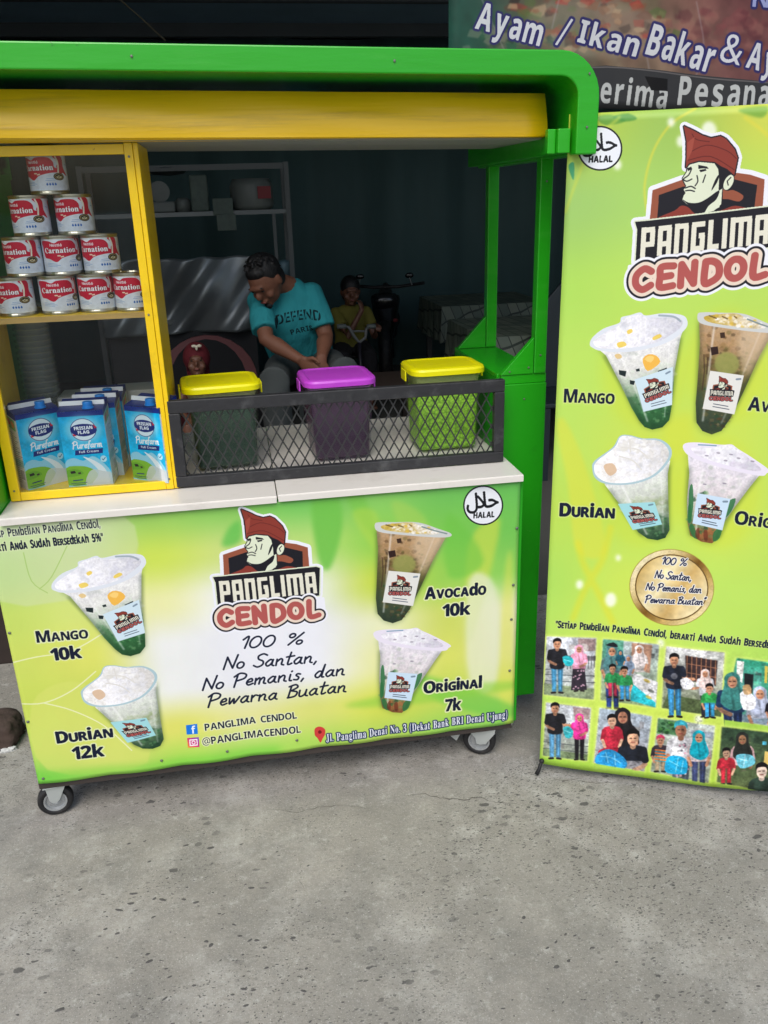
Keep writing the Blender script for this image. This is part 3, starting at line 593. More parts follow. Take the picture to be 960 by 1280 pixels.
# ---------------------------------------------------------------- the print on the standing banner
BO = Vector((.0523, -.0778, .03)); BTH, BLEAN = -.412, .0469
BU = Vector((math.cos(BTH), math.sin(BTH), 0)); BN = Vector((-math.sin(BTH), math.cos(BTH), 0))
BV = Vector((0, 0, 1))*math.cos(BLEAN)+BN*math.sin(BLEAN)
SKN = (196, 142, 110)
def person_print(q, x, y, h, top, low, head='hair', hc=(20, 18, 20), arm=0, skin=SKN, heads=6.4, pat=0, sit=False):
    """small printed figure: feet at (x, y), height h; children have fewer heads to the height"""
    u = h/heads; g = np.random.default_rng(int(x*7+y)); L = heads
    dk = lambda c, k: tuple(np.clip(np.array(c)*k, 0, 255)); sh_y = y-(L-1.25)*u; hip_y = y-(L*.48)*u
    if sit: hip_y = y-u*.9
    if low:
        if sit:
            for s_ in (-1, 1): q.stroke([(x+s_*u*.35, hip_y), (x+s_*u*1.1, hip_y+u*.1), (x+s_*u*.9, y)], u*.62, low, sm=3)
        else:
            for s_, k in ((-1, 1.), (1, .8)):
                q.poly([(x+s_*u*.05, hip_y-u*.1), (x+s_*u*.72, hip_y-u*.1), (x+s_*u*.62, y-u*.9), (x+s_*u*.62, y-u*.15), (x+s_*u*.12, y-u*.15), (x+s_*u*.1, y-u*1.2)], dk(low, k), blur=.5); q.stroke([(x+s_*u*.25, y-u*.05), (x+s_*u*.65, y)], u*.25, (40, 34, 34))
                q.stroke([(x+s_*u*.4, hip_y), (x+s_*u*.36, y-u*.4)], u*.12, dk(low, 1.35), op=.6, blur=.8)
    q.poly([(x-u*.35, sh_y-u*.12), (x+u*.35, sh_y-u*.12), (x+u*.95, sh_y+u*.15), (x+u*.85, sh_y+u*1.2), (x+u*.78, hip_y+u*.15), (x-u*.78, hip_y+u*.15), (x-u*.85, sh_y+u*1.2), (x-u*.95, sh_y+u*.15)], top, sm=3, blur=.6)
    q.stroke([(x+u*.55, sh_y+u*.3), (x+u*.5, hip_y)], u*.5, dk(top, .6), op=.5, blur=u*.16); q.stroke([(x-u*.35, sh_y+u*.3), (x-u*.4, hip_y-u*.2)], u*.3, dk(np.maximum(top, 30), 1.4), op=.4, blur=u*.12)
    for k in range(5): a = sh_y+u*(.6+k*.42); q.stroke([(x+g.uniform(-.6, .1)*u, a), (x+g.uniform(.1, .6)*u, a+g.uniform(-.3, .3)*u)], u*.07, dk(top, .55), op=.5, blur=.5)
    if pat:
        for k in range(pat): q.poly(ell(x+g.uniform(-.65, .65)*u, g.uniform(sh_y+u*.3, y-u*1.), u*.1, u*.08), [(230, 226, 230), (220, 150, 170), (60, 60, 70)][k % 3], op=.7)
    if arm:
        q.stroke([(x-arm*u*.85, sh_y+u*.3), (x-arm*u*.98, sh_y+u*1.3), (x-arm*u*.2, sh_y+u*1.75)], u*.34, dk(skin, .85), sm=3, op=.9); q.stroke([(x-arm*u*.82, sh_y+u*.22), (x-arm*u*.96, sh_y+u*1.0)], u*.54, dk(top, .9))
        q.stroke([(x+arm*u*.9, sh_y+u*.25), (x+arm*u*1.05, sh_y+u*1.2), (x+arm*u*2.0, sh_y+u*1.3)], u*.36, skin, sm=3); q.stroke([(x+arm*u*.82, sh_y+u*.2), (x+arm*u*1.0, sh_y+u*.85)], u*.56, dk(top, 1.05))
    else:
        for s_ in (-1, 1): q.stroke([(x+s_*u*.85, sh_y+u*.35), (x+s_*u*1.0, sh_y+u*1.2)], u*.42, dk(top, .85)); q.stroke([(x+s_*u*1.0, sh_y+u*1.3), (x+s_*u*.75, sh_y+u*2.0)], u*.28, skin)
    hy = sh_y-u*.62
    q.stroke([(x, hy+u*.3), (x, sh_y)], u*.42, dk(skin, .8))
    if head == 'hijab':
        q.poly([(x, hy-u*.72), (x+.56*u, hy-.4*u), (x+.6*u, hy+.25*u), (x+.98*u, sh_y+u*.9), (x+.2*u, sh_y+u*1.5), (x-.9*u, sh_y+u*.9), (x-.6*u, hy+.25*u), (x-.56*u, hy-.4*u)], hc, sm=3)
        q.stroke([[(x+.4*u, hy-.3*u), (x+.45*u, hy+.3*u), (x+.7*u, sh_y+u*.8)], [(x-.1*u, hy+.6*u), (x+.1*u, sh_y+u*1.2)]], u*.16, dk(np.maximum(hc, 24), .65), op=.6, blur=.8, sm=2)
        q.poly(ell(x, hy+.02*u, .36*u, .44*u), skin)
    else:
        q.poly(ell(x, hy, .44*u, .56*u), skin); q.poly([(x-.48*u, hy-.1*u), (x-.48*u, hy-.55*u), (x, hy-.8*u), (x+.5*u, hy-.55*u), (x+.5*u, hy-.05*u), (x+.34*u, hy-.36*u), (x-.3*u, hy-.34*u)], hc, sm=2)
    q.poly(ell(x+.2*u, hy+.08*u, .2*u, .38*u), dk(skin, .72), op=.45, blur=u*.07)
    q.stroke([[(x-.22*u, hy-.03*u), (x-.1*u, hy-.03*u)], [(x+.1*u, hy-.03*u), (x+.22*u, hy-.03*u)]], max(1., u*.09), (50, 32, 28), op=.9); q.stroke([(x-.12*u, hy+.27*u), (x+.12*u, hy+.27*u)], max(1., u*.08), (140, 70, 62), op=.9)
def clutter(q, Q, seed, n=34, cols=None):
    """soft background jumble inside a snapshot"""
    g = np.random.default_rng(seed); Q = np.array(Q, float); cols = cols or [(230, 232, 234), (110, 104, 100), (160, 150, 146), (84, 92, 84), (190, 180, 170), (60, 62, 66), (140, 160, 150)]
    pt = lambda u, v: (Q[0]*(1-u)+Q[1]*u)*(1-v)+(Q[3]*(1-u)+Q[2]*u)*v
    for i in range(n):
        u, v = g.uniform(.03, .85), g.uniform(.03, .85); w_, h_ = g.uniform(.03, .16), g.uniform(.02, .13)
        q.poly([pt(u, v), pt(min(.98, u+w_), v+g.uniform(-.02, .02)), pt(min(.98, u+w_), min(.98, v+h_)), pt(u+g.uniform(-.02, .02), min(.98, v+h_))], cols[i % len(cols)], op=g.uniform(.25, .65), blur=g.uniform(.6, 2.2))
def paint_standee():
    cv = Canvas(.6, 1.6, 1500); f = plane_map(BO, BU, BV); P = Pen(cv, f)
    z = lambda ox, oy, k: Pen(cv, lambda p: f(np.atleast_2d(p)/k+np.array([ox, oy])))
    A = (166, 214, 84); B = (180, 220, 88); C = (196, 222, 80); D = (168, 212, 96)
    grid_fill(cv, [[(180, 200, 60), (150, 190, 80), (200, 206, 70), (150, 196, 70)], [(150, 196, 100), (160, 206, 96), B, (190, 208, 90)], [A, B, B, C], [B, B, C, B], [B, C, C, B], [(178, 214, 76), B, C, B], [A, C, B, B], [B, C, B, A], [B, C, C, B], [(150, 200, 60), (160, 204, 60), (168, 206, 60), (150, 200, 56)]], .06); cv.a[:] = cv.a*.90+.10*np.array((.92, .96, .72), np.float32)
    q = z(690, 130, 3.5556)
    for L, c, o, b in (([(75, 270), (98, 262), (96, 338), (78, 300)], (60, 150, 110), .9, 1), ([(200, 60), (260, 48), (330, 75), (240, 95)], (90, 150, 60), .8, 3), ([(270, 58), (340, 42), (380, 66), (320, 78)], (70, 140, 60), .8, 3), ([(830, 25), (960, 10), (940, 60), (880, 50)], (100, 160, 60), .7, 4)): q.poly(L, c, op=o, blur=b, sm=3)
    q.stroke([(640, 20), (530, 90), (450, 210), (410, 360), (420, 480)], 12, (226, 214, 70), op=.55, blur=3, sm=8); q.stroke([(60, 480), (110, 340), (180, 180), (300, 60)], 14, (206, 214, 80), op=.5, blur=4, sm=8)
    q.stroke([(860, 60), (960, 140), (1100, 300)], 16, (226, 214, 70), op=.5, blur=4, sm=6)
    for x, y, r in ((532, 80, 16), (700, 120, 34), (575, 165, 20), (290, 270, 18)): q.poly(ell(x, y, r, r*1.3), (244, 248, 236), op=.85, blur=7)
    q = z(690, 380, 3.5556); q.poly([(20, 560), (60, 520), (170, 780), (240, 1100), (110, 1100), (70, 800)], (216, 218, 70), op=.6, blur=8, sm=4); q.poly([(480, 520), (620, 480), (640, 620), (560, 720), (500, 640)], (212, 218, 60), op=.5, blur=24)
    for k, d in (('mango', SRC['mango']), ('avocado', [(655, 45), (1005, 115), (690, 580)]), ('durian', SRC['durian']), ('original', [(590, 632), (962, 748), (668, 1062)])):
        g = aff(SRC[k], d); r = Pen(cv, lambda p, g=g: q.f(g(p)))
        for gl in (1,):
            bodyc = np.mean(d, 0); q.poly(ell(bodyc[0], bodyc[1]+30, 190, 250), (206, 218, 60), op=.45, blur=30)
        cup(r, k)
    kw = dict(style='Sc', outline=(206, 224, 130), ow=5, caps=.74, gap=.045, fat=1.8)
    q.text('Mango', (52, 438), (274, 446), 60, NAVY, **kw); q.text('Avocado', (870, 476), (1180, 500), 62, NAVY, **kw)
    q.text('Durian', (34, 944), (278, 958), 60, NAVY, **kw); q.text('Original', (814, 984), (1110, 1014), 62, NAVY, **kw)
    q = z(690, 130, 3.5556); g = aff([(325, 62), (210, 545), (658, 252)], [(588, 97), (372, 703), (943, 335)]); logo(Pen(cv, lambda p: q.f(g(p))))
    halal(q, (213, 197), 100, rot=-.03)
    q = z(660, 680, 3.2)
    q.stroke([[(200, 0), (220, 80), (280, 200), (340, 320)], [(180, 300), (230, 180), (300, 60), (330, -60)]], 26, (222, 216, 50), op=.5, blur=8, sm=6)
    for x, y, r in ((205, 165, 14), (330, 228, 22), (533, 402, 14), (683, 700, 16), (360, 60, 10)): q.poly(ell(x, y, r, r*1.3), (246, 250, 236), op=.9, blur=6)
    cx, cy = 574, 178
    q.poly(ell(cx, cy, 170, 152, 8), (150, 112, 50), blur=1); cup_fill(q, ell(cx, cy, 168, 150, 8), [(0, (244, 236, 200)), (.3, (214, 190, 130)), (.5, (120, 84, 30)), (.7, (196, 164, 96)), (1, (236, 224, 180))], [(430, 60), (720, 300)], 1, 0)
    q.poly(ell(cx, cy, 148, 132, 8), (104, 80, 40)); cup_fill(q, ell(cx, cy, 143, 127, 8), [(0, (200, 168, 100)), (.35, (238, 226, 180)), (.6, (206, 172, 106)), (1, (240, 228, 186))], [(440, 120), (700, 260)], 1, .1, 60)
    for t, a, b, h in (('100 %', (532, 84), (630, 92), 28), ('No Santan,', (506, 140), (650, 152), 30), ('No Pemanis, dan', (470, 188), (690, 200), 28), ('Pewarna Buatan"', (468, 238), (706, 248), 28)):
        q.sfont(SCRIPT, t, a, b, h, 4.6, (26, 34, 66), shear=.22, gap=.12, layers=[(6, (236, 234, 226))])
    q.text('"Setiap Pembelian Panglima Cendol, berarti Anda Sudah Bersedekah 5%"', (110, 334), (1085, 432), 29, (20, 30, 56), 'Sc', outline=(196, 220, 120), ow=3, caps=.8, gap=.06, fat=.9)
    # eight snapshots, soft and a little grainy like enlarged phone pictures
    WH = (232, 240, 190)
    def frame(Q, col, c2=None, sd=0):
        q.poly(Q, (226, 240, 130), op=.75, grow=6, blur=5); Q = np.array(Q, float)
        cup_fill(q, Q, [(0, col), (1, c2 or col)], [Q[0], Q[3]], 60+sd, .3, 30, blur=2)
    def shot(Q, col, c2, sd, n=34, cols=None): frame(Q, col, c2, sd); clutter(q, Q, sd*13, n, cols)
    Q = [(75, 368), (275, 380), (262, 622), (64, 600)]; shot(Q, (206, 210, 220), (160, 166, 160), 1, 10)
    q.poly([(200, 380), (272, 384), (270, 430), (205, 432)], (150, 120, 116), op=.8, blur=1); q.poly(ell(222, 418, 22, 18), (220, 214, 210), op=.7, blur=1); q.poly([(150, 446), (273, 452), (272, 470), (150, 466)], (70, 62, 66), op=.7)
    q.stroke([[(160+k*12, 450), (158+k*12, 500)] for k in range(10)], 3, (60, 64, 70), op=.7); q.stroke([[(70, 520), (265, 530)], [(70, 545), (268, 556)], [(72, 500), (120, 498)]], 4, (72, 80, 84), op=.8); q.poly([(64, 556), (266, 580), (262, 622), (64, 600)], (132, 148, 112), op=.9, blur=1)
    person_print(q, 117, 594, 214, (34, 34, 40), (70, 140, 180), arm=1); person_print(q, 205, 588, 182, (236, 158, 186), (44, 40, 50), 'hijab', (236, 164, 192), arm=-1); q.poly([(180, 500), (228, 500), (236, 584), (172, 584)], (48, 42, 52), sm=1)
    g_ = np.random.default_rng(5); [q.poly(ell(g_.uniform(180, 230), g_.uniform(505, 578), 4, 3), (214, 170, 190), op=.8) for _ in range(18)]; q.poly([(138, 452), (165, 448), (184, 466), (176, 486), (150, 486)], (40, 170, 180), sm=2); q.stroke([(145, 462), (172, 470)], 3, (130, 220, 226))
    Q = [(302, 385), (528, 405), (512, 655), (290, 625)]; shot(Q, (186, 200, 204), (130, 150, 110), 2, 22)
    q.poly([(302, 385), (385, 392), (380, 500), (296, 500)], (76, 160, 130), op=.8, blur=1); q.poly([(418, 400), (500, 408), (490, 520), (415, 500)], (170, 130, 108), blur=1); q.poly([(440, 402), (446, 402), (440, 505), (434, 505)], (110, 74, 60)); q.poly([(425, 520), (522, 555), (510, 655), (412, 560)], (226, 226, 228), blur=1); q.poly([(418, 560), (512, 636), (510, 654), (410, 628)], (44, 184, 196), blur=1)
    for x, y in ((450, 530), (478, 550), (462, 575), (494, 590), (484, 615)): q.poly(ell(x, y, 14, 6, 25), [(240, 240, 236), (200, 170, 60), (90, 96, 90)][int(x) % 3], op=.8, blur=.6)
    person_print(q, 338, 660, 250, (110, 140, 140), (40, 60, 120), 'hijab', (84, 134, 136)); q.poly([(312, 408), (345, 398), (362, 416), (340, 416)], (30, 34, 40), sm=2); person_print(q, 448, 600, 190, (226, 218, 214), None, 'hijab', (232, 222, 220)); person_print(q, 404, 590, 140, (150, 170, 190), None, 'hijab', (140, 160, 186)); person_print(q, 372, 540, 110, (40, 100, 120), None, 'hijab', (30, 90, 110))
    person_print(q, 340, 615, 128, (50, 160, 90), (190, 50, 80), heads=4.6); person_print(q, 388, 628, 132, (50, 160, 90), (60, 150, 214), heads=4.6)
    Q = [(556, 412), (790, 438), (772, 690), (535, 655)]; shot(Q, (222, 222, 224), (120, 130, 100), 3, 16)
    q.poly([(632, 448), (762, 470), (754, 570), (636, 545)], (56, 42, 44), blur=1); q.stroke([[(640+k*19, 450+k*3), (638+k*19, 545+k*3)] for k in range(7)], 3, (170, 116, 84)); q.stroke([[(636, 480), (760, 500)], [(636, 515), (756, 536)]], 3, (160, 110, 84)); q.poly([(560, 600), (776, 640), (772, 690), (537, 655)], (74, 92, 52), op=.8, blur=1.5)
    person_print(q, 588, 690, 246, (34, 40, 56), (60, 140, 190), arm=1); q.poly(ell(588, 530, 14, 12), (150, 150, 156), op=.6); person_print(q, 712, 690, 186, (206, 208, 214), (40, 40, 50), 'hijab', (226, 206, 200), arm=-1); q.poly([(612, 545), (640, 536), (668, 560), (655, 580), (622, 580)], (240, 240, 244), sm=2); q.stroke([[(625, 556), (650, 566)], [(640, 545), (632, 575)]], 2, (170, 176, 190)); person_print(q, 728, 694, 132, (54, 170, 84), (60, 160, 220), heads=4.4)
    Q = [(838, 460), (1010, 482), (1000, 735), (785, 700)]; shot(Q, (50, 160, 126), (140, 156, 176), 4, 18, [(40, 140, 110), (90, 190, 150), (200, 206, 190), (50, 60, 60), (214, 190, 90)])
    q.poly([(838, 470), (868, 474), (860, 560), (838, 540)], (238, 238, 232)); q.poly([(868, 520), (905, 525), (900, 600), (868, 590)], (26, 30, 34), blur=1); q.poly([(940, 478), (1000, 486), (995, 600), (935, 580)], (60, 150, 120), blur=1); q.poly([(950, 490), (962, 492), (958, 560), (948, 558)], (214, 190, 80))
    person_print(q, 820, 800, 280, (30, 60, 96), (34, 50, 90), 'hijab', (60, 130, 124), arm=1, heads=5.2); person_print(q, 930, 800, 225, (190, 196, 210), None, 'hijab', (178, 186, 208), heads=5); person_print(q, 985, 790, 190, (26, 26, 34), None, 'hijab', (28, 28, 36)); q.poly([(850, 600), (880, 590), (912, 620), (908, 660), (862, 664)], (240, 240, 242), sm=2); q.poly([(862, 570), (890, 566), (896, 600), (868, 604)], (200, 160, 110), sm=2, op=.9); q.poly([(785, 702), (1000, 737), (1000, 830), (785, 830)], (166, 208, 80), blur=1)
    Q = [(72, 632), (252, 655), (236, 862), (60, 845)]; shot(Q, (204, 208, 218), (150, 160, 140), 5, 10)
    q.poly([(180, 650), (248, 658), (244, 700), (184, 700)], (156, 126, 124), op=.8, blur=1); q.stroke([[(145+k*10, 715), (143+k*10, 765)] for k in range(9)], 3, (70, 66, 70), op=.7); q.stroke([[(64, 790), (238, 806)], [(64, 815), (236, 830)]], 4, (80, 86, 88), op=.8); q.poly([(60, 815), (238, 838), (236, 862), (60, 845)], (120, 140, 100), op=.9)
    person_print(q, 108, 856, 220, (32, 32, 38), (90, 150, 190), arm=1); person_print(q, 205, 858, 180, (222, 50, 140), (30, 28, 34), 'hijab', (224, 66, 150), arm=-1); q.poly([(140, 735), (160, 726), (180, 744), (174, 770), (150, 772)], (60, 184, 194), sm=2); q.stroke([(146, 744), (170, 752)], 3, (150, 226, 230))
    Q = [(285, 655), (495, 690), (465, 905), (262, 870)]; shot(Q, (170, 186, 200), (150, 146, 150), 6, 20, [(60, 110, 140), (220, 226, 232), (110, 100, 96), (50, 140, 160), (170, 160, 150)])
    person_print(q, 378, 960, 300, (34, 28, 34), None, 'hijab', (30, 28, 32), heads=5.6, skin=(176, 122, 96)); person_print(q, 335, 860, 175, (196, 44, 66), (196, 44, 66), heads=4.6, skin=(214, 170, 140), sit=True); person_print(q, 418, 960, 215, (30, 34, 44), None, arm=-1, heads=4.2, skin=(206, 158, 128)); q.poly([(276, 838), (310, 818), (350, 826), (392, 862), (385, 893), (300, 882), (268, 868)], (40, 146, 206), sm=3); q.stroke([[(290, 845), (330, 850), (370, 872)], [(310, 830), (320, 870)], [(345, 835), (350, 880)]], 4, (130, 206, 236), op=.8, sm=3); q.poly([(262, 872), (465, 907), (465, 1000), (262, 960)], (170, 210, 84), blur=1)
    Q = [(520, 695), (748, 725), (722, 948), (490, 905)]; shot(Q, (206, 216, 210), (140, 150, 130), 7, 18); q.poly([(520, 697), (610, 708), (600, 765), (515, 750)], (50, 104, 56), op=.8, blur=1.5); [q.poly(ell(g_.uniform(520, 605), g_.uniform(700, 755), 9, 6), [(80, 140, 70), (30, 70, 40)][k % 2], op=.8) for k in range(16)]; q.poly([(650, 740), (740, 750), (738, 775), (650, 768)], (160, 170, 180), blur=1)
    person_print(q, 528, 905, 140, (60, 50, 60), (170, 150, 120), 'hair', (214, 60, 100), heads=4.4); q.stroke([[(508, 820+k*12), (552, 824+k*12)] for k in range(4)], 5, (236, 130, 60), op=.9); q.stroke([[(508, 826+k*12), (552, 830+k*12)] for k in range(4)], 3, (60, 170, 190), op=.9)
    person_print(q, 610, 985, 275, (214, 214, 218), (80, 90, 100), 'hair', (60, 176, 196), heads=5.4, pat=40, skin=(170, 116, 90)); person_print(q, 682, 960, 215, (222, 204, 206), (60, 70, 110), 'hijab', (16, 166, 186), heads=5.2); q.poly([(556, 850), (595, 842), (632, 858), (634, 908), (590, 914), (548, 902)], (30, 160, 206), sm=3); q.stroke([[(565, 862), (600, 880)], [(600, 850), (590, 905)], [(620, 862), (612, 905)]], 4, (130, 214, 236), op=.8); q.poly([(490, 908), (722, 951), (722, 1050), (490, 1000)], (170, 210, 84), blur=1)
    Q = [(775, 730), (1010, 762), (995, 1000), (755, 945)]; shot(Q, (50, 74, 54), (90, 104, 66), 8, 20, [(40, 60, 44), (70, 96, 60), (110, 116, 80), (30, 40, 36)]); q.poly([(948, 830), (1000, 838), (995, 890), (942, 880)], (226, 196, 110)); q.poly([(938, 790), (955, 792), (954, 806), (938, 804)], (90, 200, 230))
    person_print(q, 857, 985, 230, (224, 180, 182), None, 'hijab', (40, 44, 40), heads=5.4, skin=(150, 110, 80)); person_print(q, 792, 955, 140, (200, 46, 62), (200, 46, 62), heads=4.4, skin=(214, 170, 140)); q.poly([(830, 848), (860, 838), (900, 848), (906, 880), (850, 895)], (110, 196, 214), sm=3); q.stroke([[(840, 856), (880, 866)], [(868, 846), (862, 888)]], 3, (190, 230, 240)); person_print(q, 935, 1080, 200, (44, 62, 52), None, skin=(230, 206, 188), heads=4.2); q.poly([(755, 948), (995, 1003), (995, 1100), (755, 1050)], (170, 208, 84), blur=1)
    r1 = max(10, int(q.f(np.array([[300, 366]]))[0, 1]*cv.ppm)); lowp = np.stack([boxblur(cv.a[:r1, :, i], 1) for i in range(3)], -1); cv.a[:r1-3] = lowp[:r1-3]
    k = np.clip((r1-np.arange(r1))/30., 0, 1)[:, None, None]; bgk = np.where((cv.a[:r1, :, 1:2] > .72) & (cv.a[:r1, :, 1:2]-cv.a[:r1, :, 2:3] > .3), .15, 1.)
    n1 = vnoise(r1, cv.W, 70, 91, 2)[..., None]-.5; n2 = vnoise(r1, cv.W, 16, 92, 2)[..., None]-.5; n3 = vnoise(r1, cv.W, 6, 93, 1)[..., None]-.5
    cv.a[:r1] = np.clip(cv.a[:r1]*(1+k*bgk*(.35*n1+.42*n2+.25*n3)), 0, 1)
    return cv.image('standee_print')
# ---------------------------------------------------------------- the sign cloth above, labels, shirt
def paint_sign(w, h, f):
    cv = Canvas(w, h, 1100); P = Pen(cv, f)
    grid_fill(cv, [[(60, 70, 62), (96, 50, 50), (128, 70, 66), (112, 52, 56), (120, 50, 60), (120, 50, 60), (120, 50, 60)], [(36, 74, 66), (110, 80, 70), (140, 96, 84), (112, 60, 62), (116, 54, 62), (118, 54, 64), (116, 52, 62)],
                   [(30, 84, 70), (100, 100, 80), (150, 120, 100), (124, 80, 76), (122, 60, 66), (118, 60, 68), (114, 56, 64)], [(34, 84, 66), (90, 110, 84), (120, 110, 90), (118, 76, 74), (112, 58, 64), (110, 56, 62), (108, 54, 62)]], .25, 5)
    cv.a *= .75+.5*vnoise(cv.H, cv.W, 60, 9)[..., None]
    for i in range(26):
        x = rng.uniform(620, 840); y = rng.uniform(0, 85); P.poly(ell(x, y, rng.uniform(8, 22), rng.uniform(5, 12), rng.uniform(0, 180)), [(150, 110, 80), (120, 130, 90), (160, 120, 100), (90, 70, 60)][i % 4], op=.35, blur=4)
    chips(P, (740, 30), 110, 42, 5, 150, 51, [(176, 126, 88), (120, 64, 48), (206, 170, 130), (90, 120, 60), (150, 90, 60), (60, 44, 40), (190, 60, 50)], 13, .6, .8)
    chips(P, (640, 60), 60, 30, 0, 60, 52, [(40, 96, 70), (70, 120, 80), (30, 60, 50), (150, 150, 130)], 12, .5, .8); chips(P, (900, 40), 70, 34, 0, 70, 53, [(140, 70, 74), (96, 44, 52), (170, 110, 100)], 16, .4, 1)
    P.poly(ell(745, 38, 88, 36, 4), (206, 196, 180), op=.22, blur=3); P.stroke([[(600, 0), (640, 90)], [(870, 0), (880, 60), (868, 95)], [(806, 60), (812, 92)], [(700, 0), (690, 40)]], 1.6, (190, 180, 184), op=.45, blur=.8, sm=3)
    P.poly([(560, 100), (700, 92), (760, 84), (830, 88), (960, 98), (1200, 96), (1200, 180), (560, 180)], (58, 60, 62))
    P.stroke([(690, 94), (760, 86), (830, 90), (960, 99), (1200, 98)], 1.5, (150, 140, 140), op=.6, sm=3)
    for t, a, b, h in (('Ayam', (592, 38), (674, 62), 36), ('/', (694, 60), (703, 64), 40), ('Ikan', (722, 56), (795, 72), 30), ('Bakar', (806, 68), (886, 88), 40), ('&', (897, 72), (922, 78), 36), ('Ayam', (930, 80), (1010, 98), 34)):
        P.text(t, a, b, h*.86, (236, 238, 244), 'S', outline=(50, 48, 112), ow=2.8, shear=.06, fat=.5, gap=.12)
    P.text('Menerima', (690, 127), (832, 135), 30, (214, 218, 216), 'S', fat=.3, gap=.14); P.text('Pesanan Kotak', (847, 129), (1090, 132), 32, (214, 218, 216), 'S', fat=.3, gap=.14)
    P.text('Nasi', (940, 4), (1010, 6), 22, (170, 180, 230), 'S', outline=(44, 46, 110), ow=3)
    P.poly([(806, 96), (834, 98), (834, 113), (814, 113)], (12, 12, 14))
    cv.a *= .84
    return cv.image('sign_print')
def paint_can():
    cv = Canvas(.25, .083, 2600); P = Pen(cv, lambda p: np.atleast_2d(p)*np.array([.001, -.001])+np.array([0, .083])); RED = (196, 24, 56)
    cup_fill(P, [(0, 0), (250, 0), (250, 83), (0, 83)], [(0, (222, 226, 234)), (1, (206, 214, 226))], [(0, 0), (0, 83)], 4, .1, 30)
    for ox in (0, 125, 250, 375):
        Q = Pen(cv, lambda p, ox=ox: P.f(np.atleast_2d(p)*np.array([1.1, 1])+np.array([ox-54, -2])))
        Q.poly([(8, 8), (26, 6), (40, 12), (50, 6), (72, 6), (82, 16), (84, 30), (98, 34), (100, 44), (86, 42), (70, 44), (52, 50), (40, 60), (26, 52), (14, 48), (10, 30)], RED, sm=5)
        Q.poly([(82, 3), (92, 16), (88, 30), (98, 40), (112, 50), (104, 30), (104, 10), (98, 2)], RED, sm=4); Q.stroke([(88, 4), (92, 20), (90, 44)], 3.5, (236, 232, 214), sm=4)
        Q.poly(ell(91, 52, 11.5, 9), (30, 30, 26)); Q.stroke([ell(91, 52, 9, 6.6, n=20)], 1, (190, 160, 90)); Q.poly(ell(91, 53, 6, 3.5), (200, 190, 150)); Q.stroke([(87, 50), (90, 54), (94, 50)], 1.2, (40, 34, 30))
        Q.text('Carnation', (16, 37), (81, 36), 13, (240, 240, 244), 'T', outline=(150, 16, 40), ow=.7, gap=.05, fat=.25)
        Q.text('Nestlé', (30, 20), (54, 20), 6, (236, 226, 230), 'x', fnt='I', fat=.35); Q.stroke([[(44, 44), (48, 44)], [(50, 47), (54, 46)]], 3, (236, 214, 190))
        for i in range(4): Q.poly([(64+i*5.2, 70), (66+i*5.2, 66), (68+i*5.2, 70), (67+i*5.2, 73), (65+i*5.2, 73)], (24, 92, 176))
        Q.stroke([[(64, 61), (82, 60)], [(18, 62), (40, 65)], [(18, 66), (46, 69)], [(18, 70), (40, 72)], [(66, 57), (80, 56)]], .9, (90, 140, 196))
        Q.poly([(2, 14), (10, 20), (8, 34), (0, 36), (-8, 30), (-6, 18)], (206, 222, 238), op=.9, sm=3); Q.stroke([(-4, 22), (4, 24)], 1, (70, 130, 190))
    return cv.image('can_print')
